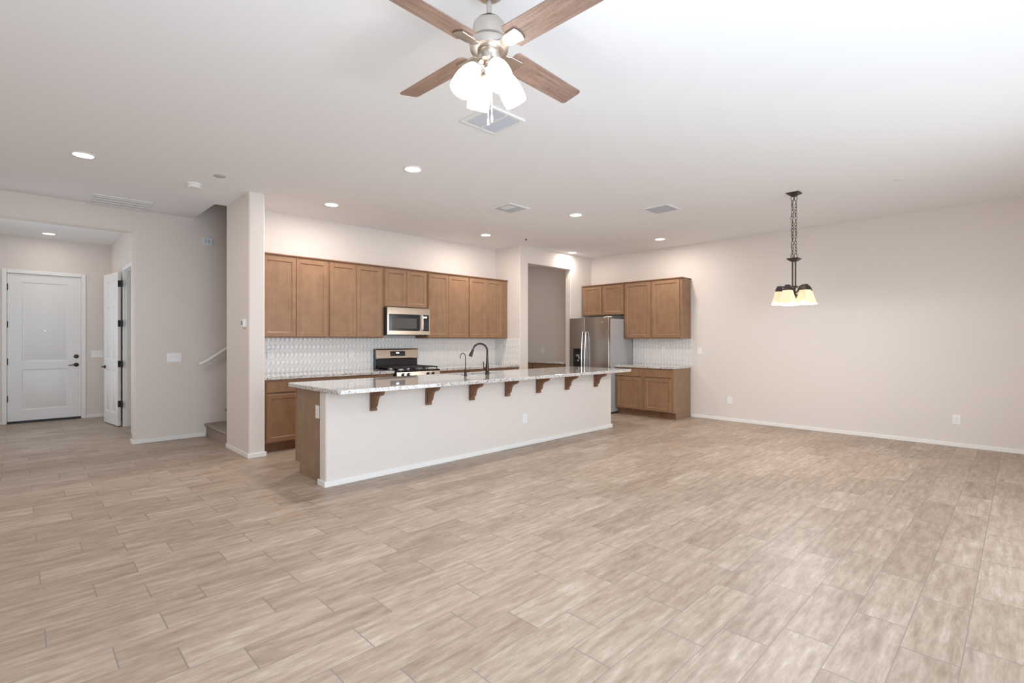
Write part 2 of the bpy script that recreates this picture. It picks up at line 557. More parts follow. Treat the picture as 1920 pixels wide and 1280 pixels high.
hr = thing('handrail', 'white sloping stair handrail fixed to the hall wall', 'handrail', (1.79, YH, 1.03))
bm = bmesh.new()
tube(bm, [(0, -0.10, -0.012), (0.03, -0.10, 0.0), (0.10, -0.10, 0.035), (0.16, -0.10, 0.073), (1.4, -0.10, 0.94)], [0.020, 0.025, 0.026, 0.025, 0.024], 12, up=(0, 1, 0))
obj('rail', bm, M['trim'], hr, 50)
for x in (0.5, 1.3):
    z = 0.073 + (x - 0.16) * 0.70
    bm = bmesh.new()
    tube(bm, [(x, -0.10, z - 0.02), (x, -0.09, z - 0.07), (x, -0.03, z - 0.09), (x, 0.0, z - 0.09)], 0.007, 8)
    lathe(bm, [(0.028, 0), (0.028, 0.006)], 14, (x, -0.006, z - 0.09), (0, 1, 0))
    obj('bracket', bm, M['pbronze'], hr, 40)

# ------------------------------------------------------------------ doors


def panel_door(w, h, t, panels, rec=0.010, bev=0.03, both=False):
    """slab in x 0..w, z 0..h, front at y=0, recessed moulded panels (x0,x1,z0,z1)"""
    bm = bmesh.new()
    xs = sorted({0, w, *[p[0] for p in panels], *[p[1] for p in panels]})
    zs = sorted({0, h, *[p[2] for p in panels], *[p[3] for p in panels]})
    for side in (0, 1):
        Y = 0.0 if side == 0 else t
        sgn = 1 if side == 0 else -1
        for i in range(len(xs) - 1):
            for j in range(len(zs) - 1):
                a, b, c, d = xs[i], xs[i + 1], zs[j], zs[j + 1]
                pn = any(p[0] <= a and b <= p[1] and p[2] <= c and d <= p[3] for p in panels)
                if pn:
                    lv = [(0, 0), (0.35 * bev, rec), (0.65 * bev, rec), (bev, rec * 0.25)]
                    rr = [[bm.verts.new(q) for q in ((a + k, Y + sgn * e, c + k), (b - k, Y + sgn * e, c + k), (b - k, Y + sgn * e, d - k), (a + k, Y + sgn * e, d - k))] for k, e in lv]
                    for r0, r1 in zip(rr, rr[1:]):
                        for k in range(4):
                            bm.faces.new((r0[k], r0[(k + 1) % 4], r1[(k + 1) % 4], r1[k]))
                    bm.faces.new(rr[-1])
                else:
                    bm.faces.new([bm.verts.new(q) for q in ((a, Y, c), (b, Y, c), (b, Y, d), (a, Y, d))])
    for p in ((((0, 0, 0), (0, t, 0), (0, t, h), (0, 0, h))), ((w, 0, 0), (w, t, 0), (w, t, h), (w, 0, h)), ((0, 0, 0), (w, 0, 0), (w, t, 0), (0, t, 0)), ((0, 0, h), (w, 0, h), (w, t, h), (0, t, h))):
        bm.faces.new([bm.verts.new(q) for q in p])
    bmesh.ops.remove_doubles(bm, verts=bm.verts, dist=1e-5)
    return bm


fd = thing('door_1', 'closed white two-panel front door with black hardware', 'door', (-0.118, YF + 0.012, 0.0))
fd['kind'] = 'structure'
obj('door_leaf', panel_door(0.905, 2.40, 0.045, [(0.165, 0.745, 0.175, 0.84), (0.165, 0.745, 0.965, 2.265)], 0.011, 0.045), M['door'], fd, 30, loc=(0, 0, 0.038))
obj('door_sweep', B(0.003, 0.902, -0.004, 0.05, 0.004, 0.037), M['matblack'], fd, label='black sweep under the door')
for z in (2.215, 1.61, 1.005, 0.405):
    bm = bmesh.new()
    lathe(bm, [(0.008, -0.052), (0.008, 0.052)], 10, (-0.002, -0.006, z))
    box(bm, -0.004, 0.010, -0.004, 0.02, z - 0.05, z + 0.05)
    obj('hinge', bm, M['matblack'], fd, 40)
bm = bmesh.new()
lathe(bm, [(0.034, 0), (0.034, 0.010), (0.026, 0.016), (0.012, 0.017), (0.010, 0.028)], 22, (0.842, 0, 1.075), (0, -1, 0))
obj('deadbolt', bm, M['bronze'], fd, 40)
bm = bmesh.new()
lathe(bm, [(0.034, 0), (0.034, 0.009), (0.024, 0.016), (0.011, 0.018), (0.010, 0.045)], 22, (0.842, 0, 0.932), (0, -1, 0))
tube(bm, [(0.846, -0.045, 0.932), (0.815, -0.047, 0.934), (0.775, -0.043, 0.930), (0.735, -0.038, 0.922)], [0.010, 0.010, 0.008, 0.006], 10)
obj('lever_handle', bm, M['bronze'], fd, 40)
bm = bmesh.new()
lathe(bm, [(0.011, 0), (0.011, 0.004), (0.006, 0.005)], 14, (0.447, 0, 1.508), (0, -1, 0))
obj('peephole', bm, M['chrome'], fd, 40)
obj('gap_light_block', B(-0.006, 0.906, 0.0465, 0.058, 0.001, 2.444), M['matblack'], fd, label='added black sheet behind the door, blocks light at its gap')  # unseen sheet added behind the leaf to stop bright sky showing at the gap
struct('trim_1', B((-0.180, -0.122, YF - 0.018, YF + 0.03, 0, 2.503), (0.789, 0.850, YF - 0.018, YF + 0.03, 0, 2.503), (-0.1215, 0.7885, YF - 0.018, YF + 0.03, 2.441, 2.503)), M['trim'],
       'white casing around the front door', 'door trim', 0.006, 2)
struct('trim_2', B((XS - 0.015, XS + 0.02, 9.853, 9.915, 0, 2.495), (XS - 0.015, XS + 0.02, 9.005, 9.067, 0, 2.495), (XS - 0.015, XS + 0.02, 9.0675, 9.8525, 2.435, 2.495), (XS + 0.021, XS + T, 9.835, 9.859, 0, 2.445), (XS + 0.021, XS + T, 9.061, 9.085, 0, 2.445), (XS + 0.021, XS + T, 9.0855, 9.8345, 2.425, 2.449)),
       M['trim'], 'white casing of the closet doorway in the foyer', 'door trim', 0.006, 2)
# open six-panel door
ang = math.degrees(math.atan2(10.645 - 9.885, 1.05 - 1.15))
od = thing('door_2', 'open white six-panel door with four black hinges', 'door', (1.150, 9.872, 0.0), ang)
od['kind'] = 'structure'
pw = [(0.115, 0.325), (0.435, 0.645)]
pz = [(0.19, 0.86), (1.02, 1.86), (1.98, 2.27)]
# local x runs from hinge to free edge; the seen face (towards the room) is at local +y
obj('door_leaf', panel_door(0.755, 2.40, 0.035, [(a, b, c, d) for a, b in pw for c, d in pz], 0.009, 0.035), M['door'], od, 30, loc=(0.006, 0, 0.018))
for z in (2.235, 1.615, 0.985, 0.36):
    bm = bmesh.new()
    lathe(bm, [(0.008, -0.055), (0.008, 0.055)], 10, (0.0, -0.006, z))
    box(bm, 0.002, 0.0075, -0.002, 0.036, z - 0.05, z + 0.05)
    box(bm, -0.045, 0.0, -0.010, -0.006, z - 0.05, z + 0.05)
    obj('hinge', bm, M['matblack'], od, 40)
for sgn, y0 in ((1, 0.035), (-1, 0.0)):
    bm = bmesh.new()
    lathe(bm, [(0.030, 0), (0.030, 0.008), (0.012, 0.014), (0.010, 0.045)], 18, (0.69, y0, 0.92), (0, sgn, 0))
    tube(bm, [(0.69, y0 + sgn * 0.045, 0.92), (0.64, y0 + sgn * 0.047, 0.92), (0.585, y0 + sgn * 0.042, 0.915)], [0.010, 0.009, 0.006], 10)
    obj('lever_handle', bm, M['bronze'], od, 40)

# ------------------------------------------------------------------ cabinets


def shaker(w, h, t=0.020, rail=0.052, rec=0.009, bev=0.010):
    """door leaf, x 0..w, z 0..h, front at y=-t, back at y=0"""
    bm = bmesh.new()

    def rect(k, y):
        return [bm.verts.new(q) for q in ((k, y, k), (w - k, y, k), (w - k, y, h - k), (k, y, h - k))]
    rs = [rect(0, 0), rect(0, -t + 0.004), rect(0.004, -t), rect(rail, -t), rect(rail + 0.003, -t + 0.004), rect(rail + bev, -t + rec)]
    for r0, r1 in zip(rs, rs[1:]):
        for k in range(4):
            bm.faces.new((r0[k], r0[(k + 1) % 4], r1[(k + 1) % 4], r1[k]))
    bm.faces.new(rs[-1])
    bm.faces.new(list(reversed(rs[0])))
    return bm


def slab_front(w, h, t=0.020):
    bm = bmesh.new()

    def rect(k, y):
        return [bm.verts.new(q) for q in ((k, y, k), (w - k, y, k), (w - k, y, h - k), (k, y, h - k))]
    rs = [rect(0, 0), rect(0, -t + 0.006), rect(0.006, -t)]
    for r0, r1 in zip(rs, rs[1:]):
        for k in range(4):
            bm.faces.new((r0[k], r0[(k + 1) % 4], r1[(k + 1) % 4], r1[k]))
    bm.faces.new(rs[-1])
    bm.faces.new(list(reversed(rs[0])))
    return bm


def wall_cab(loc, rz, w, h, d, doors, label, group, molding=(0.0, 0.0), zb=0.013, zt=0.022):
    """doors: list of (x0, x1); front of the carcass at y=0"""
    t = thing('wall_cabinet', label, 'cabinet', loc, rz, group)
    obj('carcass', B(0, w, 0, d, 0, h), M['wood'], t, bevel=0.0015, seg=1)
    for x0, x1 in doors:
        obj('door', shaker(x1 - x0, h - zb - zt), M['wood'], t, loc=(x0, -0.0005, zb))
    obj('top_molding', B(-molding[0], w + molding[1], -0.022, d, h, h + 0.016), M['woodd'], t, bevel=0.003, seg=2)
    return t


def base_cab(loc, rz, w, h, d, fronts, label, group, end=None, toe=0.075, name='base_cabinet', wm='wood'):
    """fronts: (x0,x1) columns with a drawer over a door"""
    t = thing(name, label, 'cabinet', loc, rz, group)
    th = 0.115
    obj('carcass', B(0.001, w - 0.001, 0, d, th, h), M[wm], t, bevel=0.0015, seg=1)
    obj('toe_kick', B(0.002, w - 0.002, toe, d - 0.01, 0.0, th - 0.0005), M['woodd'], t)
    for x0, x1 in fronts:
        obj('drawer', slab_front(x1 - x0, 0.128), M['wood'], t, loc=(x0, -0.0005, h - 0.155))
        obj('door', shaker(x1 - x0, h - 0.155 - 0.022 - th - 0.012), M['wood'], t, loc=(x0, -0.0005, th + 0.012))
    return t


ZU, HU = 1.385, 1.045
GU = 'wall cabinets along the kitchen back wall'
YU = 6.61
wall_cab((2.068, YU, ZU), 0, 0.940, HU, YB - YU - 0.001, [(0.09, 0.503), (0.507, 0.917)], 'tall two-door brown wall cabinet against the wall end, first of the long row', GU)
wall_cab((3.010, YU, ZU), 0, 0.840, HU, YB - YU - 0.001, [(0.012, 0.402), (0.405, 0.803)], 'tall two-door brown wall cabinet left of the microwave', GU)
wall_cab((3.852, YU, 1.845), 0, 0.766, HU - 0.460, YB - YU - 0.001, [(0.012, 0.382), (0.386, 0.752)], 'short two-door brown cabinet above the microwave', GU)
wall_cab((4.620, YU, ZU), 0, 0.845, HU, YB - YU - 0.001, [(0.014, 0.412), (0.416, 0.832)], 'tall two-door brown wall cabinet right of the microwave', GU)
wall_cab((5.467, YU, ZU), 0, 0.915, HU, YB - YU - 0.001, [(0.012, 0.405), (0.409, 0.788)], 'tall two-door brown wall cabinet beside the alcove wall, last of the long row', GU)

GR = 'wall cabinets by the fridge'
XU = 8.17
wall_cab((XU, 6.262, 1.840), -90, 0.985, HU - 0.455, XR - XU - 0.001, [(0.022, 0.470), (0.516, 0.966)], 'short two-door brown cabinet above the fridge', GR)
wall_cab((XU, 5.274, ZU), -90, 1.155, HU, XR - XU - 0.001, [(0.022, 0.542), (0.588, 1.118)], 'tall two-door brown cabinet above the small tiled counter', GR, (0.0, 0.012))

HB = 0.875
GB = 'base cabinets along the kitchen back wall'
YC = 6.33
base_cab((2.064, YC, 0), 0, 0.942, HB, YB - YC - 0.001, [(0.048, 0.910)], 'brown base cabinet beside the wall end, left of the range', GB)
base_cab((3.008, YC, 0), 0, 0.836, HB, YB - YC - 0.001, [(0.015, 0.80)], 'brown base cabinet hidden behind the island, touching the range on its left', GB)
base_cab((4.622, YC, 0), 0, 0.880, HB, YB - YC - 0.001, [(0.03, 0.86)], 'brown base cabinet hidden behind the island, touching the range on its right', GB)
base_cab((5.504, YC, 0), 0, 0.880, HB, YB - YC - 0.001, [(0.02, 0.84)], 'brown base cabinet ending at the alcove wall', GB)
rc = base_cab((7.89, 5.275, 0), -90, 1.145, HB - 0.012, XR - 7.89 - 0.001, [(0.022, 0.536), (0.600, 1.112)], 'brown two-door, two-drawer base cabinet right of the fridge', None)
obj('end_panel', B(1.1455, 1.151, 0.0, XR - 7.89 - 0.002, 0.115, HB - 0.013), M['panel'], rc, label='greyer brown side panel')
obj('end_panel_foot', B(1.1455, 1.151, 0.075, XR - 7.89 - 0.002, 0.0, 0.1149), M['panel'], rc)

# pantry cabinets seen through the doorway
GP = 'base cabinets inside the pantry'
base_cab((7.80, 7.30, 0), -90, 0.86, HB, XR - 7.80 - 0.001, [(0.02, 0.84)], 'brown pantry cabinet nearer the doorway, top edge seen', GP)
base_cab((7.80, 8.17, 0), -90, 0.86, HB, XR - 7.80 - 0.001, [(0.02, 0.84)], 'brown pantry cabinet deeper in, left of the first', GP)

# island cabinet run, its end panel seen from the room
ic = thing('island_cabinet', 'brown island cabinet run behind the half wall, plain end panel', 'cabinet', (6.57, 5.235, 0), 180)
wI = 6.57 - 2.045
dI = 5.235 - 4.6265
obj('carcass', B((0, 1.92, 0, dI, 0.115, HB), (1.92, 2.67, 0, dI, 0.115, 0.60), (2.67, wI, 0, dI, 0.115, HB)), M['panel'], ic)
obj('toe_kick', B(0.002, wI - 0.002, 0.075, dI - 0.01, 0.0, 0.1145), M['panel'], ic)
obj('face_frame', B(-0.002, wI + 0.006, -0.019, -0.0002, 0.112, HB - 0.001), M['wood'], ic, bevel=0.002, seg=1)
for i in range(5):
    x0 = 0.03 + i * (wI - 0.06) / 5
    x1 = x0 + (wI - 0.06) / 5 - 0.02
    obj('drawer', slab_front(x1 - x0, 0.128), M['wood'], ic, loc=(x0, -0.0195, HB - 0.155))
    obj('door', shaker(x1 - x0, 0.57), M['wood'], ic, loc=(x0, -0.0195, 0.127))

# ------------------------------------------------------------------ countertops
ZC0, ZC1 = 0.877, 0.917


def counter(dims, label):
    o = obj('countertop', B(*dims), M['granite'], None, bevel=0.004, seg=2)
    return tag(o, label, 'countertop')


counter([(2.062, 3.848, 6.300, YB - 0.0005, ZC0, ZC1)], 'speckled grey granite countertop left of the range')
counter([(4.618, 6.388, 6.300, YB - 0.0005, ZC0, ZC1)], 'speckled grey granite countertop right of the range')
counter([(7.855, XR - 0.0005, 4.105, 5.279, 0.865, 0.905)], 'short granite countertop right of the fridge')
counter([(7.77, XR - 0.0005, 6.43, 8.20, ZC0, ZC1)], 'granite countertop inside the pantry')
# island top with sink cut-out
bm = bmesh.new()
sx0, sx1, sy0, sy1 = 3.93, 4.62, 4.88, 5.20
ox0, ox1, oy0, oy1 = 1.978, 6.628, 4.150, 5.292


def rrect(x0, x1, y0, y1, r, n=4):
    out = []
    for (cx, cy, a) in ((x1 - r, y1 - r, 0), (x0 + r, y1 - r, 90), (x0 + r, y0 + r, 180), (x1 - r, y0 + r, 270)):
        for k in range(n + 1):
            t = R(a + 90 * k / n)
            out.append((cx + r * cos(t), cy + r * sin(t)))
    return out


outer = rrect(ox0, ox1, oy0, oy1, 0.018)
inner = rrect(sx0, sx1, sy0, sy1, 0.05)
e = 0.004


def loopv(pts, z, k=0.0, c=None):
    return [bm.verts.new((p[0] + (k if p[0] < c[0] else -k), p[1] + (k if p[1] < c[1] else -k), z)) for p in pts]


co = ((ox0 + ox1) / 2, (oy0 + oy1) / 2)
ci = ((sx0 + sx1) / 2, (sy0 + sy1) / 2)
Ls = [loopv(inner, ZC1, 0, ci), loopv(outer, ZC1, e, co), loopv(outer, ZC1 - e, 0, co), loopv(outer, ZC0 + e, 0, co), loopv(outer, ZC0, e, co), loopv(inner, ZC0, 0, ci)]
for a, b in zip(Ls, Ls[1:] + Ls[:1]):
    n_ = len(a)
    for i in range(n_):
        bm.faces.new((a[i], a[(i + 1) % n_], b[(i + 1) % n_], b[i]))
tag(obj('island_countertop', bm, M['granite'], None, 30), 'long glossy speckled granite island countertop with a sink cut-out', 'countertop')

# sink
sk = thing('kitchen_sink', 'dark undermount sink sunk in the island countertop', 'sink', (ci[0], ci[1], ZC0 - 0.0005))
bm = bmesh.new()
hw, hd = (sx1 - sx0) / 2 + 0.004, (sy1 - sy0) / 2 + 0.004


def lp(k, z):
    return [Vector((x, y, z)) for x, y in rrect(-hw + k, hw - k, -hd + k, hd - k, 0.05)]


loft(bm, [lp(-0.015, 0), lp(0, 0), lp(0.006, -0.17), lp(0.03, -0.19)], False)
f = bm.faces.new([bm.verts.new(p) for p in lp(0.03, -0.19)])
loft(bm, [lp(-0.015, 0), lp(-0.012, -0.006), lp(-0.006, -0.18), lp(0.02, -0.20)], False)
bm.faces.new([bm.verts.new(p) for p in lp(0.02, -0.20)])
bmesh.ops.remove_doubles(bm, verts=bm.verts, dist=1e-5)
obj('basin', bm, M['sink'], sk, 40)
bm = bmesh.new()
lathe(bm, [(0.045, 0), (0.045, 0.003), (0.030, 0.004), (0.028, 0.001)], 20, (0, 0, -0.1898))
obj('drain', bm, M['chrome'], sk, 40)

# faucets
fa = thing('kitchen_faucet', 'tall dark bronze gooseneck faucet on the island', 'faucet', (4.295, 4.815, ZC1))
bm = bmesh.new()
lathe(bm, [(0.030, 0), (0.030, 0.006), (0.025, 0.012), (0.024, 0.085), (0.021, 0.11), (0.0165, 0.16), (0.0135, 0.22)], 20)
obj('body', bm, M['bronze'], fa, 40)
bm = bmesh.new()
dx, dy = -0.80, 0.60     # spout points over the sink
pts = [(0, 0, 0.21), (0, 0, 0.30)]
for k in range(1, 11):
    t = pi * k / 10 * 0.94
    r = 0.092
    pts.append((dx * r * (1 - cos(t)), dy * r * (1 - cos(t)), 0.30 + r * sin(t)))
tube(bm, pts, 0.0125, 14)
obj('spout', bm, M['bronze'], fa, 50)
bm = bmesh.new()
e0 = Vector(pts[-1])
dd = (Vector(pts[-1]) - Vector(pts[-2])).normalized() + Vector((dx * 0.05, dy * 0.05, 0))
tube(bm, [e0 - dd * 0.005, e0 + dd * 0.02, e0 + dd * 0.06, e0 + dd * 0.088, e0 + dd * 0.094], [0.0135, 0.0155, 0.021, 0.024, 0.019], 16)
obj('spray_head', bm, M['bronze'], fa, 40)
bm = bmesh.new()
tube(bm, [(-0.018, 0, 0.070), (-0.058, 0.0, 0.074)], [0.015, 0.013], 12)
tube(bm, [(-0.055, 0, 0.070), (-0.062, 0, 0.10), (-0.066, 0, 0.150), (-0.072, 0, 0.168)], [0.008, 0.006, 0.0075, 0.003], 10)
obj('lever_handle', bm, M['bronze'], fa, 40)
wf = thing('filter_faucet', 'slim dark bronze filtered-water faucet left of the gooseneck faucet', 'faucet', (3.915, 4.790, ZC1))
bm = bmesh.new()
lathe(bm, [(0.022, 0), (0.022, 0.005), (0.016, 0.010), (0.015, 0.030), (0.018, 0.042), (0.012, 0.055), (0.009, 0.085)], 16)
obj('body', bm, M['bronze'], wf, 40)
bm = bmesh.new()
pts = [(0, 0, 0.07), (0, 0, 0.23)]
for k in range(1, 9):
    t = pi * k / 8 * 0.9
    pts.append((-0.8 * 0.032 * (1 - cos(t)), 0.6 * 0.032 * (1 - cos(t)), 0.23 + 0.045 * sin(t)))
pts.append((pts[-1][0] - 0.004, pts[-1][1] + 0.002, pts[-1][2] - 0.03))
tube(bm, pts, 0.0055, 10)
obj('spout', bm, M['bronze'], wf, 50)
bm = bmesh.new()
tube(bm, [(0.012, 0, 0.045), (0.03, -0.012, 0.05), (0.05, -0.022, 0.048)], [0.006, 0.005, 0.004], 8)
obj('lever_handle', bm, M['bronze'], wf, 40)

# ------------------------------------------------------------------ corbels
GC = 'corbels under the island overhang'


def corbel():
    t = thing('corbel', '', 'corbel', (0, 0, 0), 0, GC)
    # local: wall at y=0, room towards -y, top z=0
    obj('back_plate', B(-0.029, 0.029, -0.022, -0.0003, -0.215, -0.0006), M['corbel'], t, bevel=0.003)
    bm = bmesh.new()
    prof = [(-0.021, -0.0006), (-0.206, -0.0006), (-0.208, -0.018), (-0.204, -0.032), (-0.194, -0.045), (-0.178, -0.055), (-0.158, -0.061), (-0.138, -0.066),
            (-0.120, -0.074), (-0.105, -0.087), (-0.094, -0.104), (-0.087, -0.124), (-0.082, -0.144), (-0.076, -0.158), (-0.066, -0.170), (-0.054, -0.178), (-0.046, -0.186), (-0.021, -0.186)]
    prism(bm, prof, 'yz', -0.021, 0.021)
    obj('bracket', bm, M['corbel'], t, bevel=0.003)
    obj('foot_block', B(-0.029, 0.029, -0.046, -0.0215, -0.215, -0.184), M['corbel'], t, bevel=0.003)
    return t


cb = corbel()
cl = ['first wooden corbel from the rounded end of the island', 'second wooden corbel from the rounded end of the island', 'third wooden corbel, below the slim filter faucet',
      'fourth, middle wooden corbel of the seven, right of the tall faucet', 'fifth wooden corbel from the rounded end, right of the low wall outlet', 'sixth wooden corbel, next to last towards the fridge',
      'last wooden corbel at the fridge end of the island']
for i, x in enumerate((2.486, 3.139, 3.742, 4.314, 4.882, 5.474, 6.148)):
    if i == 0:
        cb.location = (x, 4.485, ZC0 - 0.0003)
        cb['label'] = cl[0]
    else:
        dup(cb, (x, 4.485, ZC0 - 0.0003), label=cl[i])

# ------------------------------------------------------------------ backsplash


def splash(w, h, label, loc, rz):
    """raised wave tile, x 0..w, z 0..h, front towards -y"""
    px, pz = 0.0600, 0.105
    nx = int(w / px * 8)
    nz = int(h / pz * 8)
    verts, faces = [], []
    for j in range(nz + 1):
        for i in range(nx + 1):
            x, z = w * i / nx, h * j / nz
            ca, cb_ = cos(2 * pi * x / px), cos(2 * pi * (z - 0.03) / pz)
            a = (0.5 + 0.5 * ca) * (0.5 + 0.5 * cb_) + 0.30 * (0.5 - 0.5 * ca) * (0.5 - 0.5 * cb_)
            verts.append((x, -0.008 - 0.0085 * a, z))
    for j in range(nz):
        for i in range(nx):
            k = j * (nx + 1) + i
            faces.append((k, k + 1, k + nx + 2, k + nx + 1))
    n0 = len(verts)
    verts += [(0, 0, 0), (w, 0, 0), (w, 0, h), (0, 0, h)]
    faces.append((n0 + 3, n0 + 2, n0 + 1, n0))
    faces.append([n0, n0 + 1] + [i for i in range(nx, -1, -1)])
    faces.append([n0 + 2, n0 + 3] + [nz * (nx + 1) + i for i in range(nx + 1)])
    faces.append([n0 + 3, n0] + [j * (nx + 1) for j in range(nz + 1)])
    faces.append([n0 + 1, n0 + 2] + [j * (nx + 1) + nx for j in range(nz, -1, -1)])
    me = bpy.data.meshes.new('backsplash')
    me.from_pydata(verts, [], faces)
    me.materials.append(M['tile'])
    for p in me.polygons:
        p.use_smooth = True
    me.set_sharp_from_angle(angle=R(50))
    o = bpy.data.objects.new('backsplash', me)
    COL.objects.link(o)
    o.location = loc
    o.rotation_euler = (0, 0, R(rz))
    return tag(o, label, 'backsplash')


ZS = 0.9175
splash(4.318, ZU - ZS - 0.0008, 'white raised wave-tile backsplash along the kitchen wall behind the range', (2.0625, YB - 0.0003, ZS), 0)
splash(0.632, 0.468, 'narrow white wave-tile backsplash on the alcove side wall', (6.3897, 6.927, ZS), -90)
sp = splash(1.172, ZU - 0.9055 - 0.0008, 'white wave-tile backsplash over the short counter right of the fridge', (XR - 0.0003, 5.2745, 0.9055), -90)
obj('edge_trim', B(1.1722, 1.180, -0.016, 0.0, 0.0, 0.478), M['trim'], sp, label='smooth white edge strip')
obj('edge_trim', B(-0.008, -0.0002, -0.016, 0.0, 0.0, 0.478), M['trim'], sp, label='smooth white edge strip')

# ------------------------------------------------------------------ wall plates


def plate(label, loc, rz, w, h, style, n=1, group=None, name=None, cat=None):
    nm = name or {'rocker': 'light_switch', 'outlet': 'wall_outlet', 'blank': 'wall_plate'}[style]
    t = thing(nm, label, cat or nm.replace('_', ' '), loc, rz, group)
    obj('cover_plate', B(-w / 2, w / 2, -0.006, -0.0002, -h / 2, h / 2), M['plate'], t, bevel=0.0025)
    for i in range(n):
        x = (i - (n - 1) / 2) * 0.046
        if style == 'rocker':
            bm = bmesh.new()
            prism(bm, [(-0.0055, -0.033), (-0.0085, -0.033), (-0.0065, 0.0), (-0.0100, 0.033), (-0.0055, 0.033)], 'yz', x - 0.0165, x + 0.0165)
            obj('rocker', bm, M['plate'], t)
        elif style == 'outlet':
            bm = bmesh.new()
            box(bm, x - 0.0165, x + 0.0165, -0.0078, -0.0055, -0.033, 0.033)
            obj('receptacle', bm, M['plate'], t, bevel=0.001, seg=1)
            for zz in (-0.017, 0.017):
                obj('slot', B((x - 0.0075, x - 0.0050, -0.0081, -0.0074, zz - 0.004, zz + 0.005), (x + 0.0050, x + 0.0075, -0.0081, -0.0074, zz - 0.004, zz + 0.005), (x - 0.002, x + 0.002, -0.0081, -0.0074, zz - 0.012, zz - 0.008)), M['slot'], t)
    return t


plate('wide white three-gang light switch on the hall wall', (1.522, YH, 1.117), 0, 0.172, 0.122, 'rocker', 3)
plate('wide white light switch on the foyer wall beside the front door', (1.006, YF, 1.108), 0, 0.168, 0.122, 'rocker', 3)
plate('single white switch on the right wall beside the tiled counter', (XR, 3.955, 1.166), -90, 0.080, 0.122, 'rocker')
plate('low white outlet on the right wall nearest the kitchen', (XR, 3.436, 0.348), -90, 0.080, 0.122, 'outlet')
plate('low white outlet at the far right end of the right wall', (XR, 0.585, 0.345), -90, 0.080, 0.122, 'outlet')
plate('low white outlet in the island half wall', (4.642, 4.485, 0.350), 0, 0.080, 0.122, 'outlet')
plate('white outlet in the pantry above its counter', (XR, 7.64, 1.13), -90, 0.080, 0.122, 'outlet')
plate('white outlet in the tile backsplash beside the wall end', (2.367, YB - 0.0185, 1.171), 0, 0.085, 0.122, 'outlet')
plate('white outlet in the tile backsplash left of the range', (3.492, YB - 0.0185, 1.155), 0, 0.080, 0.122, 'outlet')
plate('white outlet in the short backsplash right of the fridge', (XR - 0.0186, 4.648, 1.185), -90, 0.075, 0.122, 'outlet')
plate('white outlet on the brown end panel of the island', (2.0435, 4.718, 0.668), -90, 0.085, 0.125, 'outlet')
ch = thing('wall_chime', 'pale two-slot wall plate high on the stair wall', 'wall plate', (1.915, YH, 2.748))
obj('cover_plate', B(-0.064, 0.064, -0.018, -0.0003, -0.055, 0.055), simple('pale_grey_plastic', (0.74, 0.80, 0.83), 0.4), ch, bevel=0.003)
for x in (-0.018, 0.020):
    obj('slot', B(x - 0.011, x + 0.011, -0.0186, -0.0179, -0.028, 0.028), M['grille'], ch)
th = thing('thermostat', 'small white thermostat on the wall end beside the stairs', 'thermostat', (1.885, 6.345, 1.550), -90)
obj('back_plate', B(-0.062, 0.062, -0.006, -0.0003, -0.050, 0.050), M['plate'], th, bevel=0.002)
obj('case', B(-0.055, 0.055, -0.030, -0.006, -0.045, 0.045), M['plate'], th, bevel=0.005)
obj('screen', B(-0.040, 0.010, -0.0308, -0.0299, -0.022, 0.028), simple('grey_lcd', (0.20, 0.19, 0.19), 0.3), th)

# ------------------------------------------------------------------ range
rg = thing('range', 'stainless gas range with black cast-iron grates between the counters', 'stove', (3.853, 6.262, 0))
wR, dR = 0.760, 6.921 - 6.262
obj('body', B(0.002, wR - 0.002, 0.022, dR, 0.03, 0.893), M['matblack'], rg, bevel=0.003)
bm = bmesh.new()
for x in (0.05, wR - 0.05):
    for y in (0.08, dR - 0.06):
        lathe(bm, [(0.018, 0), (0.018, 0.03)], 10, (x, y, 0))
obj('feet', bm, M['matblack'], rg)
obj('drawer', B(0.004, wR - 0.004, -0.002, 0.022, 0.06, 0.225), M['steel'], rg, bevel=0.004)
dr = obj('oven_door', B(0.004, wR - 0.004, -0.014, 0.022, 0.235, 0.800), M['steel'], rg, bevel=0.005)
obj('window', B(0.11, wR - 0.11, -0.0155, -0.0135, 0.33, 0.64), M['glassblk'], dr)
bm = bmesh.new()
tube(bm, [(0.05, -0.014, 0.735), (0.05, -0.055, 0.735)], 0.010, 10)
tube(bm, [(wR - 0.05, -0.014, 0.735), (wR - 0.05, -0.055, 0.735)], 0.010, 10)
tube(bm, [(0.025, -0.058, 0.735), (wR - 0.025, -0.058, 0.735)], 0.013, 12)
obj('handle', bm, M['chrome'], dr, 40)
bm = bmesh.new()
prism(bm, [(0.022, 0.806), (-0.018, 0.806), (-0.006, 0.893), (0.022, 0.898)], 'yz', 0.002, wR - 0.002)
cp = obj('control_panel', bm, M['steel'], rg, bevel=0.003)
for x in (0.105, 0.195, 0.540, 0.630):
    bm = bmesh.new()
    ax = Vector((0, -1, 0.14))
    lathe(bm, [(0.026, 0), (0.026, 0.006), (0.021, 0.010), (0.019, 0.030), (0.015, 0.034)], 20, (x, -0.013, 0.853), ax)
    k = obj('knob', bm, M['black'], rg, 35)
    bm = bmesh.new()
    c = Vector((x, -0.013, 0.853)) + ax.normalized() * 0.0345
    lathe(bm, [(0.011, 0), (0.010, 0.003)], 14, c, ax)
    obj('knob_cap', bm, M['chrome'], k, 35)
obj('cooktop', B(0.0, wR, -0.004, dR - 0.06, 0.893, 0.915), M['black'], rg, bevel=0.006)
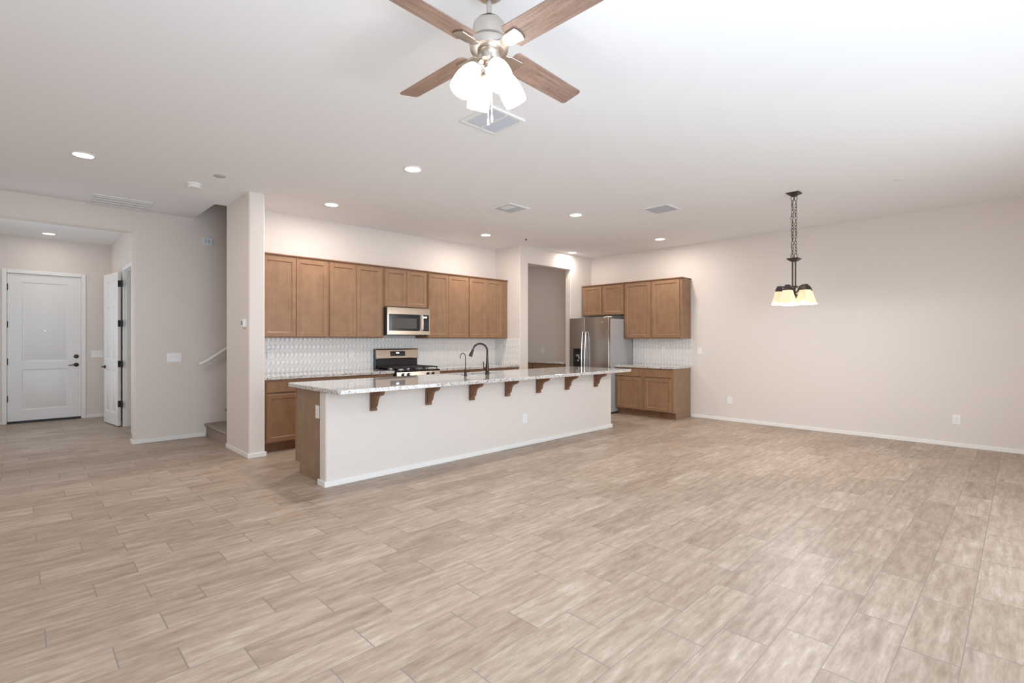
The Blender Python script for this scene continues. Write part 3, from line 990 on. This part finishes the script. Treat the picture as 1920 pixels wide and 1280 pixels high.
for (x, y, r) in ((0.17, 0.15, 0.045), (0.17, 0.43, 0.038), (0.38, 0.29, 0.05), (0.59, 0.15, 0.05), (0.59, 0.43, 0.036)):
    bm = bmesh.new()
    lathe(bm, [(r + 0.012, 0), (r + 0.010, 0.008), (r, 0.010), (r, 0.018), (r - 0.006, 0.022)], 20, (x, y, 0.9151))
    obj('burner', bm, [M['chrome']], rg, 40)
for x0, x1 in ((0.025, 0.258), (0.263, 0.497), (0.502, 0.735)):
    bm = bmesh.new()
    y0, y1, zz, hh = 0.025, dR - 0.085, 0.944, 0.016
    for a in (x0 + 0.008, x1 - 0.008):
        box(bm, a - 0.007, a + 0.007, y0, y1, zz, zz + hh)
    for b in (y0 + 0.007, (y0 + y1) / 2, y1 - 0.007):
        box(bm, x0, x1, b - 0.007, b + 0.007, zz, zz + hh)
    xm = (x0 + x1) / 2
    box(bm, xm - 0.006, xm + 0.006, y0, y1, zz, zz + hh)
    for yy in (0.15, 0.43):
        box(bm, x0, x1, yy - 0.006, yy + 0.006, zz, zz + hh)
    for a in (x0 + 0.008, x1 - 0.008):
        for b in (y0 + 0.007, (y0 + y1) / 2, y1 - 0.007):
            box(bm, a - 0.006, a + 0.006, b - 0.006, b + 0.006, 0.9152, zz)
    obj('grate', bm, M['iron'], rg, bevel=0.002, seg=1)
# backguard: black riser and curved stainless console
bm = bmesh.new()
prism(bm, [(dR - 0.055, 0.893), (dR - 0.0, 0.893), (dR - 0.0, 1.215), (dR - 0.045, 1.215)], 'yz', 0.002, wR - 0.002)
obj('backguard_riser', bm, M['black'], rg, bevel=0.004)
bm = bmesh.new()
prism(bm, [(dR - 0.050, 1.072), (dR - 0.092, 1.068), (dR - 0.096, 1.078), (dR - 0.078, 1.205), (dR - 0.066, 1.222), (dR - 0.02, 1.225), (dR - 0.02, 1.216), (dR - 0.046, 1.216)], 'yz', 0.010, wR - 0.006)
bg = obj('backguard', bm, M['steel'], rg, bevel=0.004)
bm = bmesh.new()
prism(bm, [(dR - 0.0935, 1.106), (dR - 0.0945, 1.106), (dR - 0.0850, 1.183), (dR - 0.0830, 1.183)], 'yz', 0.245, 0.505)
dp = obj('display_panel', bm, M['black'], bg)
bm = bmesh.new()
prism(bm, [(dR - 0.0905, 1.147), (dR - 0.0917, 1.147), (dR - 0.0892, 1.166), (dR - 0.0880, 1.166)], 'yz', 0.345, 0.395)
obj('clock_digits', bm, M['digits'], bg)
bm = bmesh.new()
for i in range(7):
    for j in range(2):
        x = 0.262 + i * 0.036
        z = 1.116 + j * 0.022
        y = dR - 0.0934 + (z - 1.106) * 0.122
        if 0.33 < x < 0.40 and j:
            continue
        box(bm, x, x + 0.018, y - 0.0014, y + 0.001, z, z + 0.007)
obj('keypad', bm, simple('grey_key_legend', (0.11, 0.12, 0.13), 0.5), bg)

# ------------------------------------------------------------------ microwave
mw = thing('microwave', 'stainless over-the-range microwave below the short cabinet', 'microwave', (3.855, 6.520, 1.432))
wM, hM, dM = 0.757, 0.412, YB - 6.520 - 0.001
obj('body', B(0, wM, 0.035, dM, 0.004, hM - 0.0005), M['matblack'], mw, bevel=0.002, seg=1)
obj('vent_base', B(0.01, wM - 0.01, 0.05, dM - 0.12, -0.006, 0.0035), M['black'], mw)
obj('door', B((0.004, wM, 0, 0.0345, hM - 0.100, hM - 0.004), (0.004, wM, 0, 0.0345, 0.006, 0.062), (0.004, 0.030, 0, 0.0345, 0.062, hM - 0.100), (wM - 0.018, wM, 0, 0.0345, 0.062, hM - 0.100)), M['steel'], mw)
dw = obj('door_glass', B(0.0305, 0.575, 0.004, 0.034, 0.0625, hM - 0.1005), M['black'], mw)
obj('window', B(0.085, 0.515, 0.0030, 0.0041, 0.098, hM - 0.160), M['glassblk'], dw)
bm = bmesh.new()
tube(bm, [(0.602, 0.012, 0.075), (0.602, -0.030, 0.085), (0.602, -0.034, 0.19), (0.602, -0.030, hM - 0.115), (0.602, 0.012, hM - 0.106)], 0.011, 12, up=(1, 0, 0))
obj('handle', bm, M['chrome'], mw, 45)
obj('handle_rest', B(0.5755, 0.632, 0.005, 0.034, 0.0625, hM - 0.1005), M['steel'], mw)
kp = obj('control_panel', B(0.6325, wM - 0.0185, 0.004, 0.034, 0.0625, hM - 0.1005), M['black'], mw)
obj('clock_digits', B(0.645, 0.700, 0.0030, 0.0041, hM - 0.150, hM - 0.128), M['digits'], kp)
bm = bmesh.new()
for i in range(3):
    for j in range(6):
        box(bm, 0.645 + i * 0.03, 0.660 + i * 0.03, 0.0033, 0.0041, 0.08 + j * 0.026, 0.087 + j * 0.026)
obj('keypad', bm, simple('grey_key_legend_small', (0.10, 0.10, 0.11), 0.5), kp)

# ------------------------------------------------------------------ fridge
fr = thing('refrigerator', 'stainless side-by-side fridge with water dispenser beside the pantry doorway', 'refrigerator', (7.655, 6.186, 0), -90)
wF, hF = 6.186 - 5.284, 1.775
obj('cabinet', B(0.006, wF - 0.002, 0.078, 0.80, 0.035, hF - 0.025), M['fgrey'], fr, bevel=0.004)
obj('base_grille', B(0.01, wF - 0.01, 0.09, 0.78, 0.004, 0.0345), M['matblack'], fr)
xs = 0.378
for (a, b_, nm) in ((0.0, xs - 0.003, 'freezer_door'), (xs + 0.003, wF, 'fridge_door')):
    bm = bmesh.new()
    mw_ = (b_ - a)
    prof = []
    for k in range(9):
        t = k / 8
        prof.append((a + mw_ * t, 0.008 - 0.014 * sin(pi * t) ** 0.8))
    prof += [(b_, 0.066), (a, 0.066)]
    prism(bm, prof, 'xy', 0.05, hF)
    d_ = obj(nm, bm, M['fsteel'], fr, 25, 0.004)
    hx = b_ - 0.035 if nm == 'freezer_door' else a + 0.035
    bm = bmesh.new()
    zs = [0.46 + (1.505 - 0.46) * k / 16 for k in range(17)]
    pts = [(hx, 0.0, 0.46)] + [(hx, -0.022 - 0.040 * sin(pi * k / 16) ** 0.7, z) for k, z in enumerate(zs)] + [(hx, 0.0, 1.505)]
    tube(bm, pts, 0.0135, 12, up=(1, 0, 0))
    obj('handle', bm, M['chrome'], d_, 45)
    if nm == 'freezer_door':
        dp = obj('dispenser', B((0.105, 0.315, -0.0085, 0.0, 1.03, 1.195), (0.105, 0.120, -0.0085, 0.0, 0.80, 1.03), (0.300, 0.315, -0.0085, 0.0, 0.80, 1.03), (0.120, 0.300, -0.0070, 0.0, 0.80, 1.03)), M['black'], d_, bevel=0.001, seg=1)
        bm = bmesh.new()
        box(bm, 0.185, 0.262, -0.030, -0.0072, 1.045, 1.085)
        tube(bm, [(0.24, -0.018, 1.045), (0.25, -0.016, 1.015), (0.245, -0.012, 0.99)], 0.012, 10)
        lathe(bm, [(0.020, 0), (0.018, 0.012), (0.008, 0.016)], 16, (0.225, -0.0072, 0.965), (0, -1, 0))
        obj('paddle', bm, M['chrome'], d_, 40)
    else:
        obj('badge', B(a + 0.36, a + 0.425, -0.0060, 0.0, 1.680, 1.697), M['chrome'], d_, bevel=0.002)
obj('hinge_cover', B(wF - 0.10, wF - 0.01, 0.03, 0.14, hF + 0.0005, hF + 0.018), M['plate'], fr, bevel=0.004)
obj('hinge_cover', B(0.01, 0.10, 0.03, 0.14, hF + 0.0005, hF + 0.018), M['plate'], fr, bevel=0.004)

# ------------------------------------------------------------------ ceiling fan
FX, FY, FZ = 1.606, 1.787, 2.741
fn = thing('ceiling_fan', 'four-blade ceiling fan with washed wood blades and four lit glass shades', 'ceiling fan', (FX, FY, H))
dz = FZ - H
bm = bmesh.new()
loft(bm, [ring((0, 0, z), (0, 0, 1), r, 28) for r, z in ((0.030, -0.056), (0.050, -0.062), (0.063, -0.056), (0.071, -0.032), (0.073, -0.0005))], True)
obj('canopy', bm, M['nickel'], fn, 40)
bm = bmesh.new()
lathe(bm, [(0.0265, 0), (0.0265, 0.006)], 20, (0, 0, -0.0605))
obj('canopy_hollow_shade', bm, M['dark'], fn)  # dark disc painted in for the shade inside the hollow canopy
bm = bmesh.new()
lathe(bm, [(0.0128, -0.165), (0.0128, -0.05)], 18)
obj('downrod', bm, M['nickel'], fn, 40)
bm = bmesh.new()
lathe(bm, [(0.018, -0.146), (0.024, -0.156), (0.040, -0.163), (0.060, -0.176), (0.075, -0.195), (0.0805, -0.220), (0.0805, -0.262), (0.074, -0.268), (0.050, -0.270)], 36)
obj('motor_housing', bm, M['nickel'], fn, 30)
bm = bmesh.new()
lathe(bm, [(0.060, -0.2705), (0.062, -0.2775), (0.030, -0.2778)], 30)
obj('motor_gap_shade', bm, M['dark'], fn, 30)  # dark ring painted in for the shade between motor and hub
bm = bmesh.new()
lathe(bm, [(0.060, -0.278), (0.093, -0.281), (0.095, -0.292), (0.090, -0.318), (0.070, -0.324), (0.058, -0.324)], 36)
obj('blade_hub', bm, M['nickel'], fn, 30)
bm = bmesh.new()
lathe(bm, [(0.052, -0.324), (0.056, -0.332), (0.056, -0.372), (0.050, -0.378), (0.030, -0.382)], 32)
obj('switch_housing', bm, M['nickel'], fn, 30)


def blade_mesh():
    bm = bmesh.new()
    r0, r1, w0, w1, t = 0.135, 0.662, 0.138, 0.130, 0.006
    top = []
    for (r, y) in ((r0 + 0.012, -w0 / 2), (r1 - 0.02, -w1 / 2), (r1 - 0.006, -w1 / 2 + 0.005), (r1, -w1 / 2 + 0.018), (r1, w1 / 2 - 0.018), (r1 - 0.006, w1 / 2 - 0.005), (r1 - 0.02, w1 / 2), (r0 + 0.012, w0 / 2), (r0, w0 / 2 - 0.018), (r0, -w0 / 2 + 0.018)):
        top.append((r, y))
    prism(bm, top, 'xy', -t / 2, t / 2)
    return bm


def iron_mesh():
    bm = bmesh.new()
    # arm out of the hub then a plate under the blade, blade pitched about x
    prism(bm, [(0.080, -0.026), (0.105, -0.026), (0.122, -0.034), (0.196, -0.038), (0.204, -0.020), (0.207, 0.0), (0.204, 0.020), (0.196, 0.038), (0.122, 0.034), (0.105, 0.026), (0.080, 0.026)], 'xy', -0.0125, -0.0035)
    return bm


b_me = obj('blade', blade_mesh(), M['blade'], fn, bevel=0.0015, seg=1)
i_me = obj('blade_bracket', iron_mesh(), M['nickel'], b_me, bevel=0.0015, seg=1)
for k in range(4):
    th_ = 2.1 + 90 * k
    o = b_me if k == 0 else b_me.copy()
    if k:
        COL.objects.link(o)
        c = i_me.copy()
        COL.objects.link(c)
        c.parent = o
    o.location = (0, 0, dz)
    o.rotation_mode = 'XYZ'
    o.rotation_euler = (R(-12.2), 0, R(th_))
lat = Vector((0.7127, -0.7015, 0))
tow = Vector((-0.7015, -0.7127, 0))
bm = bmesh.new()
lathe(bm, [(0.026, -0.380), (0.030, -0.39), (0.030, -0.410), (0.020, -0.420), (0.013, -0.445), (0.008, -0.450)], 20)
obj('light_fitter', bm, M['nickel'], fn, 40)
dB = (lat * 0.447 + tow * 0.894)
azB = math.degrees(math.atan2(dB.y, dB.x))
for k in range(4):
    a = R(azB + 90 * k)
    u = Vector((cos(a), sin(a), 0))
    bm = bmesh.new()
    p0, p1 = u * 0.022 + Vector((0, 0, -0.402)), u * 0.060 + Vector((0, 0, -0.398))
    ax = (u * sin(R(30)) + Vector((0, 0, -cos(R(30))))).normalized()
    q = u * 0.064 + Vector((0, 0, -0.397))
    tube(bm, [p0, p1, q, q + ax * 0.012], 0.009, 10)
    arm = obj('light_arm', bm, M['nickel'], fn, 50)
    bm = bmesh.new()
    s0 = q + ax * 0.004
    lathe(bm, [(0.016, 0), (0.026, 0.010), (0.027, 0.030)], 18, s0, ax)
    obj('socket_cup', bm, M['nickel'], arm, 40)
    bm = bmesh.new()
    s1 = s0 + ax * 0.012
    prof = [(0.028, 0.0), (0.036, 0.012), (0.048, 0.040), (0.0555, 0.075), (0.0575, 0.105), (0.0560, 0.135), (0.0530, 0.150)]
    outer_ = [ring(s1 + ax * z, ax, r, 24) for r, z in prof]
    inner_ = [ring(s1 + ax * z, ax, r - 0.003, 24) for r, z in reversed(prof)]
    loft(bm, outer_ + inner_, False, True)
    obj('lamp_shade', bm, M['fshade'], fn, 60)
    bm = bmesh.new()
    lathe(bm, [(0.012, 0.022), (0.014, 0.045), (0.026, 0.075), (0.028, 0.092), (0.018, 0.112), (0.006, 0.117)], 16, s1, ax)
    obj('bulb', bm, M['bulb'], fn, 60)
    l = bpy.data.lights.new('fan_lamp', 'POINT')
    l.energy = 4.0
    l.color = (1.0, 0.90, 0.76)
    l.shadow_soft_size = 0.03
    lo = bpy.data.objects.new('fan_lamp', l)
    COL.objects.link(lo)
    lo.location = Vector((FX, FY, H)) + s1 + ax * 0.165
for (x, zz, bz) in ((-0.003, -0.655, 0), (0.0145, -0.640, 1)):
    p = lat * x + tow * 0.035
    bm = bmesh.new()
    tube(bm, [(p.x, p.y, -0.375), (p.x, p.y, zz)], 0.0016, 6)
    pc = obj('pull_chain', bm, M['plate'], fn, 60)
    bm = bmesh.new()
    lathe(bm, [(0.002, 0.0), (0.0045, -0.006), (0.006, -0.018), (0.0045, -0.032), (0.001, -0.036)] if bz else [(0.002, 0.0), (0.004, -0.005), (0.004, -0.02), (0.0055, -0.03), (0.001, -0.034)], 12, (p.x, p.y, zz))
    obj('pull_fob', bm, M['plate'], pc, 60)

# ------------------------------------------------------------------ chandelier
CX, CY = 6.384, 1.848
ch_ = thing('chandelier', 'dark bronze five-light chandelier hanging on two chains before the right wall', 'chandelier', (CX, CY, H))


def sq(half, z, rot=0.0):
    return [Vector((half * (cos(rot) * x - sin(rot) * y), half * (sin(rot) * x + cos(rot) * y), z)) for x, y in ((-1, -1), (1, -1), (1, 1), (-1, 1))]


bm = bmesh.new()
loft(bm, [sq(0.068, -0.0005), sq(0.068, -0.007), sq(0.030, -0.030), sq(0.024, -0.040)])
obj('canopy', bm, M['pbronze'], ch_)
zd = 2.285 - H      # upper disc
offs = lat * 0.021


def link_ring(bm, c, up, side, hl, hw, r, n=12, m=5):
    rs = []
    c, up, side = Vector(c), Vector(up), Vector(side)
    nrm = up.cross(side)
    for k in range(n):
        t = 2 * pi * k / n
        s_, c_ = sin(t), cos(t)
        # rounded slot outline
        p = c + side * hw * c_ + up * (hl * s_)
        tg = (-side * hw * s_ + up * hl * c_).normalized()
        e1 = tg.cross(nrm).normalized()
        rs.append([p + e1 * r * cos(2 * pi * j / m) + nrm * r * sin(2 * pi * j / m) for j in range(m)])
    loft(bm, rs, False, True)


for sgn in (-1, 1):
    bm = bmesh.new()
    o0 = offs * sgn * 0.95
    z0, z1 = -0.052, zd + 0.012
    # square end loops
    for zz in (z0 - 0.012, z1 + 0.028):
        link_ring(bm, o0 + Vector((0, 0, zz)), (0, 0, 1), lat, 0.027, 0.017, 0.0036, 8)
    nl = 17
    za, zb = z0 - 0.040, z1 + 0.052
    for k in range(nl):
        zc = za + (zb - za) * (k + 0.5) / nl
        hl = abs(zb - za) / nl / 2 + 0.0045
        wob = 0.006 * sin(k * 1.3 + sgn) * (1 if sgn < 0 else 0.35)
        tw = R(45 + 90 * (k % 2) + 20 * sin(k * 0.9))
        side = Vector((cos(tw), sin(tw), 0))
        c = o0 + lat * wob + Vector((0, 0, zc))
        link_ring(bm, c, (0, 0, 1), side, hl, 0.0115, 0.0030)
    obj('chain', bm, M['pbronze'], ch_, 60)
bm = bmesh.new()
tube(bm, [offs * -0.6 + Vector((0, 0, -0.04 - 0.72 * k / 24)) + lat * 0.011 * sin(k * 1.05) + tow * 0.008 * cos(k * 1.05) for k in range(25)], 0.0030, 6)
obj('cord', bm, M['pbronze'], ch_, 60)
bm = bmesh.new()
loft(bm, [sq(0.058, zd + 0.012), sq(0.062, zd + 0.006), sq(0.060, zd), sq(0.030, zd - 0.024), sq(0.022, zd - 0.028)])
obj('upper_disc', bm, M['pbronze'], ch_)
zr = 1.975 - H
for sgn in (-1, 1):
    o0 = offs * sgn * 0.82
    bm = bmesh.new()
    lathe(bm, [(0.0085, zr - 0.01), (0.0085, zd - 0.026)], 12, (o0.x, o0.y, 0))
    obj('rod', bm, M['pbronze'], ch_, 40)
bm = bmesh.new()
loft(bm, [sq(0.035, zr + 0.002), sq(0.038, zr - 0.006), sq(0.030, zr - 0.012), sq(0.013, zr - 0.03), sq(0.013, zr - 0.085), sq(0.042, zr - 0.105), sq(0.045, zr - 0.118), sq(0.012, zr - 0.145)])
obj('hub', bm, M['pbronze'], ch_)
for k in range(5):
    # measured from the direction facing the camera, turning to the right
    a = R(18 + 72 * k)
    u = tow * cos(a) + lat * sin(a)
    az = math.atan2(u.y, u.x)
    rr = 0.150
    bm = bmesh.new()
    P0 = Vector((0, 0, zr - 0.072))
    pts = [u * 0.012 + Vector((0, 0, zr - 0.080)), u * 0.045 + Vector((0, 0, zr - 0.060)), u * 0.068 + Vector((0, 0, zr - 0.022)), u * 0.090 + Vector((0, 0, zr - 0.004)), u * 0.12 + Vector((0, 0, zr)), u * rr + Vector((0, 0, zr))]
    tube(bm, pts, [0.007, 0.007, 0.008, 0.008, 0.008, 0.008], 8)
    arm = obj('arm', bm, M['pbronze'], ch_, 50)

    def sqa(half, z):
        return [p + u * rr for p in sq(half, z, az)]
    bm = bmesh.new()
    loft(bm, [sqa(0.020, zr + 0.008), sqa(0.022, zr - 0.004), sqa(0.030, zr - 0.014), sqa(0.040, zr - 0.054), sqa(0.038, zr - 0.058)])
    obj('socket_cap', bm, M['pbronze'], arm)
    bm = bmesh.new()
    pr = [(0.038, zr - 0.050), (0.044, zr - 0.078), (0.053, zr - 0.122), (0.064, zr - 0.172), (0.071, zr - 0.196), (0.079, zr - 0.208)]
    loft(bm, [sqa(h_, z) for h_, z in pr] + [sqa(h_ - 0.004, z - 0.001) for h_, z in reversed(pr)], False, True)
    obj('lamp_shade', bm, M['cshade'], ch_)
    bm = bmesh.new()
    lathe(bm, [(0.012, -0.058), (0.014, -0.075), (0.027, -0.105), (0.029, -0.122), (0.018, -0.142), (0.005, -0.147)], 16, (u.x * rr, u.y * rr, zr))
    obj('bulb', bm, M['bulb'], ch_, 60)
    l = bpy.data.lights.new('chandelier_lamp', 'POINT')
    l.energy = 9.5
    l.color = (0.97, 0.98, 1.0)
    l.shadow_soft_size = 0.03
    lo = bpy.data.objects.new('chandelier_lamp', l)
    COL.objects.link(lo)
    lo.location = (CX + u.x * rr, CY + u.y * rr, H + zr - 0.225)

# ------------------------------------------------------------------ recessed lights
GL = 'recessed ceiling lights'


def downlight():
    t = thing('recessed_light', '', 'ceiling light', (0, 0, 0), 0, GL)
    bm = bmesh.new()
    prof = [(0.076, -0.0005), (0.098, -0.0005), (0.098, -0.004), (0.092, -0.008), (0.080, -0.009), (0.076, -0.006)]
    loft(bm, [ring((0, 0, z), (0, 0, 1), r, 32) for r, z in prof], False, True)
    obj('trim_ring', bm, M['ventw'], t, 30)
    bm = bmesh.new()
    lathe(bm, [(0.0765, -0.0008), (0.0765, -0.0060), (0.05, -0.0075)], 32)
    obj('lens', bm, M['lens'], t, 30)
    return t


dl = downlight()
spots = [((0.43, 6.035), 'recessed light over the hall side, left of the smoke detector', 21), ((2.795, 4.24), 'recessed light nearest the fan vent above the island front', 30),
         ((2.80, 6.06), 'recessed light before the first tall wall cabinet', 30), ((5.374, 6.06), 'recessed light above the counter right of the range', 30),
         ((5.383, 4.24), 'recessed light over the island between the two square vents', 30), ((7.676, 4.26), 'recessed light before the small tiled counter', 24),
         ((7.646, 6.10), 'recessed light close to the pantry doorway wall', 12), ((0.355, 10.858), 'recessed light in the foyer ceiling before the front door', 5),
         ((7.1, 7.9), 'added unseen recessed light brightening the pantry beyond the doorway', 9)]  # pantry entry is an unseen fill lamp, added to brighten the pantry
for i, ((x, y), lb, pw_) in enumerate(spots):
    if i == 0:
        dl.location = (x, y, H)
        dl['label'] = lb
    else:
        dup(dl, (x, y, H), label=lb)
    l = bpy.data.lights.new('downlight_beam', 'AREA')
    l.shape = 'DISK'
    l.size = 0.14
    l.energy = pw_ * 0.60
    l.color = (1.0, 0.92, 0.84)
    lo = bpy.data.objects.new('downlight_beam', l)
    COL.objects.link(lo)
    lo.location = (x, y, H - 0.010)

# ------------------------------------------------------------------ ceiling vents


def vent(label, x0, x1, y0, y1, along, n, bars=(), center=None, grille_mat='grille', back='ventd', fw=0.03, flat=False):
    t = thing('ceiling_vent', label, 'vent', ((x0 + x1) / 2, (y0 + y1) / 2, H))
    w, d = (x1 - x0) / 2, (y1 - y0) / 2
    obj('backing', B(-w + 0.01, w - 0.01, -d + 0.01, d - 0.01, -0.009 if flat else -0.003, -0.0006), M[back], t)
    obj('frame', B((-w, w, -d, -d + fw, -0.014, -0.0005), (-w, w, d - fw, d, -0.014, -0.0005), (-w, -w + fw, -d + fw, d - fw, -0.014, -0.0005), (w - fw, w, -d + fw, d - fw, -0.014, -0.0005)), M['ventw'], t, bevel=0.004, seg=1)
    bm = bmesh.new()
    a = (d if along == 'x' else w) - fw
    b_ = (w if along == 'x' else d) - fw
    p = 2 * a / n
    for k in range(n):
        c = -a + p * (k + 0.5)
        sl = [(c - p * 0.12, -0.0091), (c - p * 0.12, -0.0115), (c + p * 0.12, -0.0115), (c + p * 0.12, -0.0091)] if flat else [(c - p * 0.42, -0.004), (c + p * 0.10, -0.0135), (c + p * 0.22, -0.0125), (c - p * 0.26, -0.0034)]
        if along == 'x':
            prism(bm, sl, 'yz', -b_, b_)
        else:
            prism(bm, sl, 'xz', -b_, b_)
    obj('louvers', bm, M[grille_mat], t)
    for c in bars:
        if along == 'x':
            obj('divider', B(c - 0.008, c + 0.008, -d + fw, d - fw, -0.0155, -0.003), M['ventw'], t)
        else:
            obj('divider', B(-w + fw, w - fw, c - 0.008, c + 0.008, -0.0155, -0.003), M['ventw'], t)
    if center:
        cxx, cyy, hw_, hd_ = center
        obj('center_plate', B(cxx - hw_, cxx + hw_, cyy - hd_, cyy + hd_, -0.017, -0.010), M['ventw'], t, bevel=0.002)
    return t


vent('large white louvered ceiling vent under the fan pull chains', 2.440, 2.795, 2.687, 3.050, 'x', 20, (0.0,), None, 'grille', 'ventd')
vent('square ceiling vent with a white centre plate over the island', 4.327, 4.690, 4.435, 4.800, 'x', 8, (), (-0.075, -0.03, 0.06, 0.085))
vent('square grey-slatted ceiling vent between island and chandelier', 5.745, 6.108, 3.088, 3.458, 'y', 12, (), None, 'grille')
vent('long white return-air grille beside the hall wall', 0.607, 1.197, 7.512, 8.075, 'y', 40, (-0.20, -0.07, 0.07, 0.20), None, 'ventw', 'filter', 0.028, True)

# small ceiling things
sd = thing('smoke_detector', 'round white smoke detector on the ceiling before the stairs', 'smoke detector', (1.365, 6.30, H))
bm = bmesh.new()
lathe(bm, [(0.070, -0.0005), (0.070, -0.012), (0.066, -0.016), (0.060, -0.018)], 30)
obj('base', bm, M['plate'], sd, 40)
bm = bmesh.new()
lathe(bm, [(0.060, -0.0182), (0.061, -0.034), (0.052, -0.044), (0.020, -0.047)], 30)
cv = obj('cover', bm, M['plate'], sd, 40)
bm = bmesh.new()
for k in range(20):
    a = 2 * pi * k / 20
    box(bm, 0.0605 * cos(a) - 0.003, 0.0605 * cos(a) + 0.003, 0.0605 * sin(a) - 0.003, 0.0605 * sin(a) + 0.003, -0.030, -0.023)
obj('vent_slots', bm, M['grille'], cv)
bm = bmesh.new()
lathe(bm, [(0.058, -0.0005), (0.058, -0.004), (0.052, -0.006)], 28)
o = obj('sprinkler_cover', bm, simple('grey_cover', (0.50, 0.49, 0.49), 0.5), None, 40)
o.location = (1.492, 5.827, H)
tag(o, 'flat grey ceiling disc beside the smoke detector', 'sprinkler cover', 'concealed sprinkler covers')
bm = bmesh.new()
lathe(bm, [(0.058, -0.0005), (0.058, -0.004), (0.052, -0.006)], 28)
o = obj('sprinkler_cover', bm, M['ventw'], None, 40)
o.location = (6.649, 0.907, H)
tag(o, 'flat white ceiling disc right of the chandelier', 'sprinkler cover', 'concealed sprinkler covers')
hk = thing('fire_sprinkler', 'tiny dark fitting on the kitchen ceiling before the alcove corner', 'sprinkler', (6.05, 5.81, H))
bm = bmesh.new()
lathe(bm, [(0.030, -0.0005), (0.028, -0.005), (0.012, -0.007)], 20)
obj('escutcheon', bm, M['ventw'], hk, 40)
bm = bmesh.new()
lathe(bm, [(0.010, -0.007), (0.010, -0.020), (0.018, -0.024), (0.018, -0.027)], 14)
obj('deflector', bm, M['matblack'], hk, 40)
hk = thing('ceiling_hook', 'small white hook in the ceiling near the right wall', 'hook', (8.265, 0.14, H))
bm = bmesh.new()
lathe(bm, [(0.016, -0.0005), (0.015, -0.005), (0.006, -0.008)], 16)
obj('hook_plate', bm, M['ventw'], hk, 40)
bm = bmesh.new()
tube(bm, [(0, 0, -0.006), (0, 0, -0.022), (0.010, 0, -0.034), (0.020, 0, -0.030), (0.022, 0, -0.020)], 0.003, 8)
obj('hook_wire', bm, M['ventw'], hk, 50)
